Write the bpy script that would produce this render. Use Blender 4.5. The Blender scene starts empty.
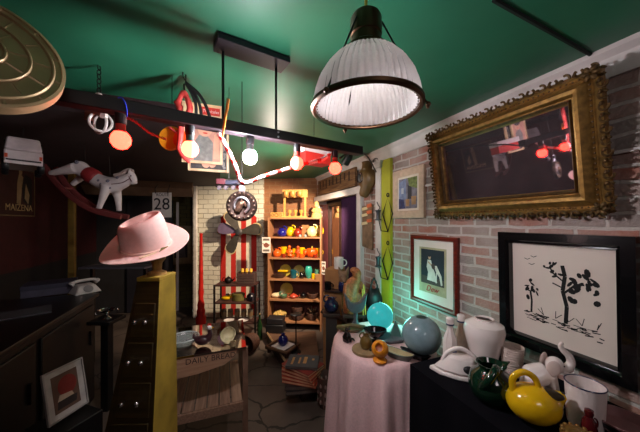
import bpy, bmesh, math, random
from mathutils import Vector, Matrix, Euler
random.seed(7)
PI = math.pi
COL = bpy.context.scene.collection
F, HX, HY = 265.0, 320.0, 222.0
TH = math.atan(104 / F)
c_, s_ = math.cos(TH), math.sin(TH)
CZ = 1.6
H = 2.32
RC = -TH                 # facing the camera side
RB = -(TH + 0.093)       # facing out of the back wall

def cw(xc, yc, z=0.0):
    return Vector((xc * c_ + yc * s_, -xc * s_ + yc * c_, z))
def at(u, v, d):
    return cw((u - HX) / F * d, d, CZ + (HY - v) / F * d)
def on_z(u, v, z):
    d = (CZ - z) * F / (v - HY)
    return at(u, v, d)
def on_x(u, v, X):
    r = (u - HX) / F
    return at(u, v, X / (r * c_ + s_))

# ------------------------------------------------------------ materials
def lin(c):
    return tuple(((x / 255) / 12.92 if x / 255 <= .04045 else ((x / 255 + .055) / 1.055) ** 2.4) for x in c)
_mc = {}
def M(name, col, rough=.5, metal=0, var=.18, scale=14, bump=0, emit=0, trans=0, coat=0, ior=1.45, spec=.5):
    if name in _mc: return _mc[name]
    m = bpy.data.materials.new(name); m.use_nodes = True
    nt = m.node_tree; b = nt.nodes['Principled BSDF']
    L = lin(col)
    tc = nt.nodes.new('ShaderNodeTexCoord'); nz = nt.nodes.new('ShaderNodeTexNoise')
    nz.inputs['Scale'].default_value = scale; nz.inputs['Detail'].default_value = 4
    nt.links.new(tc.outputs['Object'], nz.inputs['Vector'])
    cr = nt.nodes.new('ShaderNodeValToRGB')
    cr.color_ramp.elements[0].position = .3; cr.color_ramp.elements[1].position = .7
    cr.color_ramp.elements[0].color = tuple(x * (1 - var) for x in L) + (1,)
    cr.color_ramp.elements[1].color = tuple(min(1, x * (1 + var)) for x in L) + (1,)
    nt.links.new(nz.outputs['Fac'], cr.inputs['Fac'])
    nt.links.new(cr.outputs['Color'], b.inputs['Base Color'])
    b.inputs['Roughness'].default_value = rough; b.inputs['Metallic'].default_value = metal
    b.inputs['Specular IOR Level'].default_value = spec
    b.inputs['Transmission Weight'].default_value = trans; b.inputs['Coat Weight'].default_value = coat
    b.inputs['IOR'].default_value = ior
    if emit:
        b.inputs['Emission Color'].default_value = L + (1,); b.inputs['Emission Strength'].default_value = emit
    if bump:
        bp = nt.nodes.new('ShaderNodeBump'); bp.inputs['Strength'].default_value = bump; bp.inputs['Distance'].default_value = .01
        nt.links.new(nz.outputs['Fac'], bp.inputs['Height']); nt.links.new(bp.outputs['Normal'], b.inputs['Normal'])
    _mc[name] = m
    return m

def wood(name, col, col2, scale=6, axis='Z', rough=.5):
    if name in _mc: return _mc[name]
    m = bpy.data.materials.new(name); m.use_nodes = True
    nt = m.node_tree; b = nt.nodes['Principled BSDF']
    tc = nt.nodes.new('ShaderNodeTexCoord'); mp = nt.nodes.new('ShaderNodeMapping')
    st = {'X': (1, 14, 14), 'Y': (14, 1, 14), 'Z': (14, 14, 1)}[axis]
    mp.inputs['Scale'].default_value = st
    nz = nt.nodes.new('ShaderNodeTexNoise'); nz.inputs['Scale'].default_value = scale; nz.inputs['Detail'].default_value = 5
    cr = nt.nodes.new('ShaderNodeValToRGB')
    cr.color_ramp.elements[0].position = .35; cr.color_ramp.elements[1].position = .68
    cr.color_ramp.elements[0].color = lin(col) + (1,); cr.color_ramp.elements[1].color = lin(col2) + (1,)
    nt.links.new(tc.outputs['Object'], mp.inputs['Vector']); nt.links.new(mp.outputs['Vector'], nz.inputs['Vector'])
    nt.links.new(nz.outputs['Fac'], cr.inputs['Fac']); nt.links.new(cr.outputs['Color'], b.inputs['Base Color'])
    bp = nt.nodes.new('ShaderNodeBump'); bp.inputs['Strength'].default_value = .25; bp.inputs['Distance'].default_value = .004
    nt.links.new(nz.outputs['Fac'], bp.inputs['Height']); nt.links.new(bp.outputs['Normal'], b.inputs['Normal'])
    b.inputs['Roughness'].default_value = rough
    _mc[name] = m
    return m

def brick(name, c1, c2, mortar, axes='YZ', bw=.21, bh=.068, msz=.009, stain=None, rough=.85, bump=.6):
    m = bpy.data.materials.new(name); m.use_nodes = True
    nt = m.node_tree; b = nt.nodes['Principled BSDF']
    tc = nt.nodes.new('ShaderNodeTexCoord'); sp = nt.nodes.new('ShaderNodeSeparateXYZ'); cb = nt.nodes.new('ShaderNodeCombineXYZ')
    nt.links.new(tc.outputs['Object'], sp.inputs['Vector'])
    nt.links.new(sp.outputs[axes[0]], cb.inputs['X']); nt.links.new(sp.outputs[axes[1]], cb.inputs['Y'])
    wn = nt.nodes.new('ShaderNodeTexNoise'); wn.inputs['Scale'].default_value = 9; wn.inputs['Detail'].default_value = 3
    nt.links.new(cb.outputs['Vector'], wn.inputs['Vector'])
    mx = nt.nodes.new('ShaderNodeMix'); mx.data_type = 'VECTOR'; mx.inputs['Factor'].default_value = .022
    nt.links.new(cb.outputs['Vector'], mx.inputs[4]); nt.links.new(wn.outputs['Color'], mx.inputs[5])
    bt = nt.nodes.new('ShaderNodeTexBrick'); bt.inputs['Scale'].default_value = 1
    bt.inputs['Brick Width'].default_value = bw; bt.inputs['Row Height'].default_value = bh
    bt.inputs['Mortar Size'].default_value = msz; bt.inputs['Mortar Smooth'].default_value = .35; bt.inputs['Bias'].default_value = -.1
    bt.inputs['Color1'].default_value = lin(c1) + (1,); bt.inputs['Color2'].default_value = lin(c2) + (1,); bt.inputs['Mortar'].default_value = lin(mortar) + (1,)
    nt.links.new(mx.outputs[1], bt.inputs['Vector'])
    n2 = nt.nodes.new('ShaderNodeTexNoise'); n2.inputs['Scale'].default_value = 3.2; n2.inputs['Detail'].default_value = 7; n2.inputs['Roughness'].default_value = .7
    nt.links.new(cb.outputs['Vector'], n2.inputs['Vector'])
    cr = nt.nodes.new('ShaderNodeValToRGB'); cr.color_ramp.elements[0].position = .38; cr.color_ramp.elements[1].position = .68
    nt.links.new(n2.outputs['Fac'], cr.inputs['Fac'])
    m2 = nt.nodes.new('ShaderNodeMix'); m2.data_type = 'RGBA'
    nt.links.new(bt.outputs['Color'], m2.inputs[6]); m2.inputs[7].default_value = lin(stain or mortar) + (1,)
    mm = nt.nodes.new('ShaderNodeMath'); mm.operation = 'MULTIPLY'; mm.inputs[1].default_value = .62
    nt.links.new(cr.outputs['Color'], mm.inputs[0]); nt.links.new(mm.outputs[0], m2.inputs['Factor'])
    nt.links.new(m2.outputs[2], b.inputs['Base Color'])
    n3 = nt.nodes.new('ShaderNodeTexNoise'); n3.inputs['Scale'].default_value = 60; n3.inputs['Detail'].default_value = 4
    nt.links.new(cb.outputs['Vector'], n3.inputs['Vector'])
    ad = nt.nodes.new('ShaderNodeMath'); ad.operation = 'MULTIPLY_ADD'; ad.inputs[1].default_value = -1.2
    nt.links.new(bt.outputs['Fac'], ad.inputs[0]); nt.links.new(n3.outputs['Fac'], ad.inputs[2])
    bp = nt.nodes.new('ShaderNodeBump'); bp.inputs['Strength'].default_value = bump; bp.inputs['Distance'].default_value = .012
    nt.links.new(ad.outputs[0], bp.inputs['Height']); nt.links.new(bp.outputs['Normal'], b.inputs['Normal'])
    b.inputs['Roughness'].default_value = rough
    return m

def cracked(name, col, col2, crack, scale, rough):
    m = M(name, col, rough)
    nt = m.node_tree; b = nt.nodes['Principled BSDF']
    tc = nt.nodes.new('ShaderNodeTexCoord')
    v = nt.nodes.new('ShaderNodeTexVoronoi'); v.feature = 'DISTANCE_TO_EDGE'; v.inputs['Scale'].default_value = scale
    n = nt.nodes.new('ShaderNodeTexNoise'); n.inputs['Scale'].default_value = 2.5; n.inputs['Detail'].default_value = 8
    mx = nt.nodes.new('ShaderNodeMix'); mx.data_type = 'VECTOR'; mx.inputs['Factor'].default_value = .2
    nt.links.new(tc.outputs['Object'], n.inputs['Vector']); nt.links.new(tc.outputs['Object'], mx.inputs[4]); nt.links.new(n.outputs['Color'], mx.inputs[5])
    nt.links.new(mx.outputs[1], v.inputs['Vector'])
    lt = nt.nodes.new('ShaderNodeMath'); lt.operation = 'LESS_THAN'; lt.inputs[1].default_value = .012
    nt.links.new(v.outputs['Distance'], lt.inputs[0])
    cr = nt.nodes.new('ShaderNodeValToRGB'); cr.color_ramp.elements[0].position = .35; cr.color_ramp.elements[1].position = .65
    cr.color_ramp.elements[0].color = lin(col) + (1,); cr.color_ramp.elements[1].color = lin(col2) + (1,)
    nt.links.new(n.outputs['Fac'], cr.inputs['Fac'])
    m2 = nt.nodes.new('ShaderNodeMix'); m2.data_type = 'RGBA'
    nt.links.new(lt.outputs[0], m2.inputs['Factor']); nt.links.new(cr.outputs['Color'], m2.inputs[6]); m2.inputs[7].default_value = lin(crack) + (1,)
    nt.links.new(m2.outputs[2], b.inputs['Base Color'])
    return m

# ------------------------------------------------------------ mesh builder
def RX(a): return Matrix.Rotation(a, 4, 'X')
def RY(a): return Matrix.Rotation(a, 4, 'Y')
def RZ(a): return Matrix.Rotation(a, 4, 'Z')
def TR(x, y, z): return Matrix.Translation((x, y, z))

class MB:
    def __init__(self, Mx=None):
        self.bm = bmesh.new(); self.mi = 0; self.M = Mx or Matrix()
    def v(self, p): return self.bm.verts.new(self.M @ Vector(p))
    def f(self, vs):
        try:
            f = self.bm.faces.new(vs); f.material_index = self.mi; return f
        except ValueError: return None
    def box(self, c, s, R=None):
        m = TR(*c) @ (R or Matrix())
        vs = [self.v(m @ Vector((sx * s[0] / 2, sy * s[1] / 2, sz * s[2] / 2))) for sz in (-1, 1) for sy in (-1, 1) for sx in (-1, 1)]
        for q in ((0, 2, 3, 1), (4, 5, 7, 6), (0, 1, 5, 4), (2, 6, 7, 3), (0, 4, 6, 2), (1, 3, 7, 5)): self.f([vs[i] for i in q])
        return self
    def hexa(self, bottom, top):
        a = [self.v(p) for p in bottom]; b = [self.v(p) for p in top]; n = len(a)
        self.f(a[::-1]); self.f(b)
        for i in range(n): self.f([a[i], a[(i + 1) % n], b[(i + 1) % n], b[i]])
        return self
    def prism(self, poly, y0, y1):      # polygon in x-z, extruded along y
        return self.hexa([(x, y0, z) for x, z in poly], [(x, y1, z) for x, z in poly])
    def lathe(self, prof, n=24, m=None, sx=1, sy=1):
        m = m or Matrix(); rings = []
        for r, z in prof:
            if r <= 1e-6: rings.append([self.v(m @ Vector((0, 0, z)))])
            else: rings.append([self.v(m @ Vector((r * sx * math.cos(2 * PI * k / n), r * sy * math.sin(2 * PI * k / n), z))) for k in range(n)])
        for a, b in zip(rings, rings[1:]):
            for k in range(n):
                k2 = (k + 1) % n
                if len(a) == 1 and len(b) > 1: self.f([a[0], b[k2], b[k]])
                elif len(b) == 1 and len(a) > 1: self.f([a[k], a[k2], b[0]])
                elif len(a) > 1: self.f([a[k], a[k2], b[k2], b[k]])
        return self
    def ball(self, c, r, u=16, w=10, R=None):
        if not hasattr(r, '__len__'): r = (r, r, r)
        m = TR(*c) @ (R or Matrix()) @ Matrix.Diagonal((r[0], r[1], r[2], 1))
        return self.lathe([(math.sin(PI * i / w), -math.cos(PI * i / w)) if 0 < i < w else (0, -1 if i == 0 else 1) for i in range(w + 1)], u, m)
    def tube(self, pts, rad, n=8, closed=False, caps=True, flat=1.0):
        pts = [Vector(p) for p in pts]; N = len(pts)
        rr = rad if hasattr(rad, '__len__') else [rad] * N
        rings = []; up = None
        for i, p in enumerate(pts):
            if closed: t = pts[(i + 1) % N] - pts[i - 1]
            else: t = pts[min(i + 1, N - 1)] - pts[max(i - 1, 0)]
            t.normalize()
            if up is None:
                up = Vector((0, 0, 1)) if abs(t.z) < .9 else Vector((0, 1, 0))
            a = t.cross(up)
            if a.length < 1e-5: a = t.cross(Vector((1, 0, 0)))
            a.normalize(); b = a.cross(t).normalized(); up = b
            rings.append([self.v(p + rr[i] * (math.cos(2 * PI * k / n) * a + flat * math.sin(2 * PI * k / n) * b)) for k in range(n)])
        for i in range(N if closed else N - 1):
            A, B = rings[i], rings[(i + 1) % N]
            for k in range(n): self.f([A[k], A[(k + 1) % n], B[(k + 1) % n], B[k]])
        if not closed and caps:
            self.f(rings[0][::-1]); self.f(rings[-1])
        return self
    def cyl(self, p0, p1, r0, r1=None, n=16): return self.tube([p0, p1], [r0, r0 if r1 is None else r1], n)
    def torus(self, c, R, r, R_=None, n=24, k=8, sx=1, sz=1, a0=0, a1=2 * PI):   # in x-z plane before R_
        m = TR(*c) @ (R_ or Matrix()); full = abs(a1 - a0 - 2 * PI) < 1e-6
        pts = [m @ Vector((R * sx * math.cos(a0 + (a1 - a0) * i / n), 0, R * sz * math.sin(a0 + (a1 - a0) * i / n))) for i in range(n if full else n + 1)]
        return self.tube(pts, r, k, closed=full)
    def frame(self, W, Hh, prof):       # mitred rectangle sections in x-z: (inset, y)
        rings = []
        for ins, y in prof:
            w, h = W / 2 - ins, Hh / 2 - ins
            rings.append([self.v((x, y, z)) for x, z in ((-w, -h), (w, -h), (w, h), (-w, h))])
        n = len(rings)
        for i in range(n):
            A, B = rings[i], rings[(i + 1) % n]
            for k in range(4): self.f([A[k], A[(k + 1) % 4], B[(k + 1) % 4], B[k]])
        return self
    def poly(self, pts, y=0):           # flat face facing -y, thin
        vs = [self.v((x, y, z)) for x, z in pts]
        return self.f(vs)
    def disc(self, cx, cz, rx, rz, y, n=14, a=0):
        return self.poly([(cx + rx * math.cos(t) * math.cos(a) - rz * math.sin(t) * math.sin(a), cz + rx * math.cos(t) * math.sin(a) + rz * math.sin(t) * math.cos(a)) for t in [2 * PI * k / n for k in range(n)]], y)
    def stroke(self, pts, w, y):        # flat brush stroke in x-z
        for (x0, z0), (x1, z1) in zip(pts, pts[1:]):
            d = math.hypot(x1 - x0, z1 - z0) or 1e-6
            nx, nz = -(z1 - z0) / d * w / 2, (x1 - x0) / d * w / 2
            self.poly([(x0 - nx, z0 - nz), (x1 - nx, z1 - nz), (x1 + nx, z1 + nz), (x0 + nx, z0 + nz)], y)
        return self
    def build(self, name, mats, parent=None, loc=(0, 0, 0), rot=(0, 0, 0), ang=40, bevel=0, remesh=0, smooth=True, sub=0, keep=False):
        if not keep: bmesh.ops.recalc_face_normals(self.bm, faces=self.bm.faces[:])
        me = bpy.data.meshes.new(name); self.bm.to_mesh(me); self.bm.free()
        for mt in (mats if isinstance(mats, (list, tuple)) else [mats]): me.materials.append(mt)
        if smooth:
            for p in me.polygons: p.use_smooth = True
            me.set_sharp_from_angle(angle=math.radians(ang))
        o = bpy.data.objects.new(name, me); COL.objects.link(o)
        o.location = loc; o.rotation_euler = rot
        if parent: o.parent = parent
        if remesh:
            md = o.modifiers.new('r', 'REMESH'); md.mode = 'VOXEL'; md.voxel_size = remesh; md.use_smooth_shade = True
            ms = o.modifiers.new('s', 'SMOOTH'); ms.factor = .5; ms.iterations = 3
        if bevel:
            b = o.modifiers.new('b', 'BEVEL'); b.width = bevel; b.segments = 2; b.limit_method = 'ANGLE'; b.angle_limit = math.radians(50)
        if sub:
            b = o.modifiers.new('s', 'SUBSURF'); b.levels = sub; b.render_levels = sub
        return o

def spline(pts, n=6):
    P = [Vector(p) for p in pts]; out = []
    for i in range(len(P) - 1):
        p0, p1, p2, p3 = P[max(i - 1, 0)], P[i], P[i + 1], P[min(i + 2, len(P) - 1)]
        for k in range(n):
            t = k / n
            out.append(.5 * ((2 * p1) + (p2 - p0) * t + (2 * p0 - 5 * p1 + 4 * p2 - p3) * t * t + (3 * p1 - p0 - 3 * p2 + p3) * t ** 3))
    return out + [P[-1]]
def tag(o, label, cat, group=None):
    o['label'] = label; o['category'] = cat
    if group: o['group'] = group
    return o
def T(name, label, cat, loc, rz=0, group=None, rx=0, ry=0):
    o = bpy.data.objects.new(name, None); COL.objects.link(o); o.empty_display_size = .05
    o.location = loc; o.rotation_euler = (rx, ry, rz)
    return tag(o, label, cat, group)
def S(name, mb, mats, label, cat, loc=(0, 0, 0), rz=0, group=None, rx=0, ry=0, **k):
    return tag(mb.build(name, mats, None, loc, (rx, ry, rz), **k), label, cat, group)
def struct(name, mb, mats, loc=(0, 0, 0), rz=0, **k):
    o = mb.build(name, mats, None, loc, (0, 0, rz), **k); o['kind'] = 'structure'; return o
def text(name, s, size, mat, parent, loc, rot=(PI / 2, 0, 0), shear=0, sx=1, ext=.0006):
    cu = bpy.data.curves.new(name, 'FONT'); cu.body = s; cu.size = size; cu.align_x = 'CENTER'; cu.align_y = 'CENTER'
    cu.extrude = ext; cu.shear = shear; cu.resolution_u = 3
    cu.materials.append(mat)
    tmp = bpy.data.objects.new(name + '_curve', cu); me = bpy.data.meshes.new_from_object(tmp); me.name = name
    bpy.data.objects.remove(tmp)
    o = bpy.data.objects.new(name, me); COL.objects.link(o)
    o.parent = parent; o.location = loc; o.rotation_euler = rot; o.scale = (sx, 1, 1)
    return o

# ------------------------------------------------------------ palette
black = M('black_paint', (22, 21, 24), .45)
blackgloss = M('black_gloss', (14, 13, 15), .18, coat=.4)
iron = M('dark_iron', (38, 34, 34), .45, .7)
bronze = M('bronze', (92, 66, 48), .32, .85)
chrome = M('chrome', (190, 186, 184), .22, 1)
silver = M('dull_silver', (150, 148, 150), .35, .9)
gold = M('old_gilt', (142, 108, 56), .42, .6, var=.4, scale=40)
goldd = M('dark_gilt', (92, 68, 38), .5, .5, var=.45, scale=50)
brass = M('brass_tin', (164, 136, 100), .42, .45, var=.1)
white = M('white_glaze', (232, 220, 216), .18, coat=.3, var=.04)
whitep = M('white_paint', (212, 204, 202), .55, var=.1, scale=8)
cream = M('cream', (226, 206, 164), .4, var=.08)
paper = M('paper', (226, 214, 200), .8, var=.05)
red = M('red_paint', (196, 34, 26), .35)
redc = M('red_cloth', (204, 44, 34), .8, var=.08)
whitec = M('white_cloth', (236, 222, 196), .8, var=.08)
orange = M('orange_glaze', (226, 92, 24), .25, coat=.3)
yellow = M('yellow_glaze', (226, 178, 20), .16, coat=.4, var=.08)
olive = M('olive_glaze', (184, 164, 66), .3, coat=.3)
cobalt = M('cobalt_glaze', (28, 26, 120), .18, coat=.4)
navy = M('navy_glaze', (24, 34, 78), .2, coat=.4)
brownred = M('brick_glaze', (142, 44, 26), .2, coat=.4)
turq = M('turquoise_glaze', (54, 158, 140), .2, coat=.4)
teal = M('teal_glaze', (24, 84, 96), .25, coat=.3)
dgreen = M('dark_green_glaze', (12, 40, 26), .12, coat=.5)
greyg = M('grey_glaze', (122, 146, 154), .2, coat=.5, var=.1, scale=30)
greym = M('grey_matt', (92, 98, 104), .45, coat=.1)
darkb = M('dark_brown_glaze', (54, 34, 28), .3, coat=.2)
tan = M('tan_ceramic', (150, 126, 92), .5, var=.3)
kraft = M('kraft_card', (158, 108, 64), .8, var=.12)
rattan = M('rattan', (80, 48, 34), .7, var=.4, scale=60, bump=.5)
pine = wood('pine', (150, 98, 64), (178, 126, 86), 5, 'Z')
pinex = wood('pine_x', (150, 98, 64), (178, 126, 86), 5, 'X')
honey = wood('honey_wood', (186, 132, 62), (210, 160, 84), 5, 'X')
dark = wood('dark_wood', (42, 26, 22), (64, 40, 32), 6, 'X')
greyw = wood('weathered_wood', (104, 84, 70), (150, 128, 108), 6, 'X', .8)
gline = M('glass_clear', (236, 240, 240), .04, trans=1, var=.02)
mirror = M('mirror_glass', (205, 196, 200), .03, 1, var=.1, scale=5)

# ------------------------------------------------------------ setting
floor_m = cracked('floor_concrete', (74, 62, 56), (96, 82, 74), (38, 32, 30), 2.2, .5)
struct('floor', MB().box((-.15, 2.1, -.05), (4.1, 7.2, .1)), floor_m)
ceil_m = M('green_plaster', (36, 106, 78), .42, var=.14, scale=3, bump=.25)
struct('ceiling', MB().box((-.15, 2.1, H + .05), (4.1, 7.2, .1)), ceil_m)
brick_r = brick('brick_worn', (168, 104, 86), (134, 128, 124), (192, 182, 176), 'YZ', .2, .062, .009, stain=(188, 178, 172))
brick_b = brick('brick_brown', (148, 92, 58), (122, 74, 50), (150, 112, 80), 'XZ', .19, .064, .007, stain=(176, 128, 84))
brick_c = brick('brick_cream', (240, 234, 216), (232, 222, 198), (150, 132, 108), 'XZ', .17, .078, .006, stain=(240, 230, 206), bump=.5)
brick_o = brick('brick_olive', (96, 88, 46), (80, 74, 40), (56, 50, 30), 'XZ', .2, .075, .007, stain=(100, 92, 52))
YO0, YO1, ZO = 2.66, 3.94, 1.93      # doorway in the right wall
w = MB(); w.box((1.6, (YO0 - 1.5) / 2, H / 2), (.12, YO0 + 1.5, H)); w.box((1.6, (YO1 + 5.6) / 2, H / 2), (.12, 5.6 - YO1, H))
w.box((1.6, (YO0 + YO1) / 2, (ZO + H) / 2), (.12, YO1 - YO0, H - ZO))
struct('wall_right', w, brick_r, smooth=False)
pb = cw(-.05, 4.34)                   # back wall, skewed a little to the camera
struct('wall_back', MB().box((-.2, .06, H / 2), (1.42, .12, H)), brick_b, (pb.x, pb.y, 0), RB, smooth=False)
struct('wall_chimney', MB().box((-1.5, .08, H / 2), (1.23, .26, H)), brick_c, (pb.x, pb.y, 0), RB, smooth=False)
struct('wall_far', MB().box((-.4, 5.66, H / 2), (.9, .12, H)), brick_o, smooth=False)
wl = MB(); wl.box((-1.96, 2.1, .55), (.12, 7.2, 1.1)); wl.mi = 1; wl.box((-1.96, 2.1, 1.71), (.12, 7.2, 1.22))
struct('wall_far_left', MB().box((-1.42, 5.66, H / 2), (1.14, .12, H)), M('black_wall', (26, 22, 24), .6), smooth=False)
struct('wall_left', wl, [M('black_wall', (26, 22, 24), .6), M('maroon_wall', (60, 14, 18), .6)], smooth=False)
struct('wall_front', MB().box((-.15, -1.44, H / 2), (4.1, .12, H)), M('dim_plaster', (88, 70, 66), .8), smooth=False)
struct('wall_soffit', MB().box((-.92, 3.72, 2.26), (1.94, 3.78, .12)), M('soffit_paint', (44, 26, 28), .7), smooth=False)
# crown moulding on the right wall
cr = MB(); cr.hexa([(1.54, -1.38, 2.2), (1.52, -1.38, 2.2), (1.515, -1.38, 2.28), (1.49, -1.38, 2.3), (1.49, -1.38, 2.32), (1.54, -1.38, 2.32)],
                   [(1.54, 4.0, 2.2), (1.52, 4.0, 2.2), (1.515, 4.0, 2.28), (1.49, 4.0, 2.3), (1.49, 4.0, 2.32), (1.54, 4.0, 2.32)])
struct('trim_1', cr, whitep, ang=20)
struct('trim_2', MB().box((1.534, .33, 1.885), (.02, 3.4, .014)), whitep)      # ledge line along the wall
a, b = on_z(494, -1, H), on_z(596, 57, H)
struct('trim_3', MB().tube([(a.x, a.y, H - .003), (b.x, b.y, H - .003)], .008, 6), M('seam', (10, 26, 20), .8))
struct('trim_4', MB().box((1.525, 2.13, 1.1), (.03, .14, 2.2)), M('lime_paint', (178, 176, 44), .5, var=.1, scale=5), smooth=False)
cp = MB(); cp.box((1.52, 2.245, 1.07), (.04, .09, 2.14)); cp.box((1.51, 2.25, 2.16), (.06, .13, .05)); cp.box((1.515, 2.25, 2.19), (.07, .15, .02))
struct('trim_5', cp, whitep, smooth=False)
jb = MB(); jb.box((1.52, YO0 - .04, ZO / 2), (.06, .09, ZO)); jb.box((1.52, YO1 + .03, ZO / 2), (.06, .06, ZO))
jb.box((1.515, (YO0 + YO1) / 2, ZO + .03), (.07, YO1 - YO0 + .2, .08))
struct('trim_6', jb, whitep, bevel=.005)
# posts and door of the dim corner
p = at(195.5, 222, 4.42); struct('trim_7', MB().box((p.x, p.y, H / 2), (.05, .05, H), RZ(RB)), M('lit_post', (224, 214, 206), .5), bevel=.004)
p = at(177.5, 222, 4.78); struct('trim_8', MB().box((p.x, p.y, .98), (.04, .04, 1.96)), whitep, bevel=.004)
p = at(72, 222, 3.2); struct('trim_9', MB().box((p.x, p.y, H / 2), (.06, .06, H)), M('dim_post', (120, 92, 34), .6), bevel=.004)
lp0, lp1 = at(138, 190, 3.15), at(193, 190, 3.3)
struct('trim_10', MB().tube([(lp0.x - .5, lp0.y, 2.0), (lp1.x, lp1.y, 2.0)], .09, 4), M('lintel_brown', (86, 62, 44), .7), ang=30)
d1 = MB(); d1.box((-1.1, 5.57, 1.0), (.72, .05, 2.0)); struct('door_1', d1, M('door_dark', (20, 17, 26), .5), bevel=.01)

# doorway contents: purple curtain, tall mirror, mauve board
cm = M('purple_curtain', (58, 26, 62), .9)
cu = MB(); pts = []
N = 60
g0 = [cu.v((1.585 + .018 * math.sin(i * 1.1), 2.68 + .55 * i / N, .02)) for i in range(N + 1)]
g1 = [cu.v((1.585 + .013 * math.sin(i * 1.1 + .3), 2.68 + .55 * i / N, 1.92)) for i in range(N + 1)]
for i in range(N): cu.f([g0[i], g0[i + 1], g1[i + 1], g1[i]])
S('curtain', cu, cm, 'dark purple curtain hanging in pleats in the white-trimmed doorway', 'curtain')
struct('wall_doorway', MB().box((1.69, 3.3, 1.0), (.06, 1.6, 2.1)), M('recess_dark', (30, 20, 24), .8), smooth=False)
t = T('standing_mirror', 'tall narrow mirror in dark wooden frame between curtain and shelving', 'mirror', (1.6, 3.47, .02), -PI / 2)
MB(TR(0, 0, .94)).frame(.44, 1.84, [(0, .03), (0, -.02), (.04, -.03), (.06, -.01), (.06, .03)]).build('frame', dark, t)
MB().box((0, .005, .94), (.33, .01, 1.73)).build('glass', mirror, t, smooth=False)
S('wall_board', MB().box((0, 0, .93), (.2, .03, 1.86)), M('mauve_paint', (120, 62, 66), .6), 'mauve painted board at the edge of the doorway next to the shelving', 'board', (1.6, 3.82, .01), -PI / 2)

# ------------------------------------------------------------ right wall pictures
def hang(name, label, cat, Y, Z, X=1.525, rx=0):
    return T(name, label, cat, (X, Y, Z), -PI / 2, None, rx)
# gilt mirror
t = hang('gilt_mirror', 'large ornate gilt-framed mirror leaning from the wall under the ceiling', 'mirror', 1.015, 1.925, 1.445, .14)
W, Hh = .92, .60
MB().frame(W - .02, Hh - .02, [(0, .03), (0, -.005), (.018, -.012), (.03, -.004), (.04, -.02), (.06, -.045), (.075, -.04), (.085, -.018), (.1, -.02), (.108, -.008), (.108, .03)]).build('frame', gold, t, ang=25)
MB().frame(W - .20, Hh - .20, [(0, -.02), (.006, -.03), (.014, -.018), (.014, .01), (0, .01)]).build('inner_molding', goldd, t, ang=25)
om = MB()
def per(Wd, Hd, n):
    for i in range(n):
        q = (i + .5) / n * 2 * (Wd + Hd)
        if q < Wd: yield -Wd / 2 + q, -Hd / 2, 0
        elif q < Wd + Hd: yield Wd / 2, -Hd / 2 + q - Wd, PI / 2
        elif q < 2 * Wd + Hd: yield Wd / 2 - (q - Wd - Hd), Hd / 2, PI
        else: yield -Wd / 2, Hd / 2 - (q - 2 * Wd - Hd), 3 * PI / 2
for i, (x, z, an) in enumerate(per(W - .015, Hh - .015, 66)):
    R = RY(-an)
    om.torus((x, -.006, z), .015, .0055, R @ RY(.5 * (-1) ** i), 12, 6, a0=-.6, a1=PI + 1.4)
    v = R @ Vector((.012, 0, .004)); om.ball((x + v.x, -.014, z + v.z), (.009, .008, .006), 8, 6, R)
for x, z, an in per(W - .075, Hh - .075, 130): om.ball((x, -.022, z), .0045, 6, 5)
for sx in (-1, 1):
    for sz in (-1, 1):
        for k in range(6):
            an = k * PI / 3; om.ball((sx * (W / 2 - .03) + .018 * math.cos(an), -.03, sz * (Hh / 2 - .03) + .018 * math.sin(an)), (.014, .008, .009), 8, 6, RY(-an))
om.build('carved_ornament', goldd, t)
gm = MB(); gm.box((0, .004, 0), (W - .21, .006, Hh - .21)); gm.build('glass', M('dusty_mirror', (190, 176, 186), .03, .93, var=.2, scale=7), t, smooth=False)

# black framed ink drawing (a plain ink landscape)
t = hang('framed_drawing', 'large black-framed ink drawing on white paper above the black table', 'picture', .765, 1.245, 1.525, .03)
MB().frame(.53, .60, [(0, .015), (0, -.03), (.04, -.035), (.05, -.022), (.056, -.026), (.062, -.008), (.062, .015)]).build('frame', blackgloss, t)
pr = MB(); pr.box((0, .0, 0), (.41, .006, .48)); pr.mi = 1; y = -.0035
ink = M('ink', (16, 14, 16), .8)
pr.stroke([(.03, -.12), (.035, -.04), (.02, .03), (.03, .1), (.02, .15)], .016, y)
pr.stroke([(.025, .02), (.07, .07), (.1, .075)], .009, y - .0002); pr.stroke([(.03, .07), (-.02, .11), (-.03, .14)], .007, y - .0002)
pr.stroke([(.03, .04), (-.02, .06)], .006, y - .0002)
rr = random.Random(3)
for k in range(26): pr.disc(.08 + rr.gauss(0, .03), .07 + rr.gauss(0, .035), rr.uniform(.008, .02), rr.uniform(.005, .012), y - .0004 - k * .00002, 8, rr.uniform(0, PI))
for k in range(12): pr.disc(-.02 + rr.gauss(0, .018), .12 + rr.gauss(0, .02), rr.uniform(.006, .014), rr.uniform(.004, .009), y - .001 - k * .00002, 8, rr.uniform(0, PI))
pr.stroke([(-.115, -.11), (-.112, -.05), (-.118, 0)], .009, y)
for k in range(12): pr.disc(-.115 + rr.gauss(0, .018), .01 + rr.gauss(0, .022), rr.uniform(.006, .015), rr.uniform(.004, .009), y - .0013 - k * .00002, 8, rr.uniform(0, PI))
for k in range(60):
    x = rr.uniform(-.15, .16); z = -.125 - .25 * (x + .15) * .18 + rr.uniform(-.025, .02); l = rr.uniform(.01, .035)
    pr.stroke([(x, z), (x + l, z + rr.uniform(-.006, .006))], rr.uniform(.002, .006), y - .0016 - k * .00001)
for bx, bz in ((-.13, .16), (-.1, .175), (-.11, .135)): pr.stroke([(bx - .014, bz + .006), (bx, bz), (bx + .014, bz + .008)], .003, y)
for k in range(5):
    x = -.06 + k * .05; pr.stroke([(x, -.11), (x + rr.uniform(-.02, .02), -.075)], .003, y); pr.stroke([(x, -.11), (x + rr.uniform(-.03, .03), -.085)], .003, y)
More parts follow.
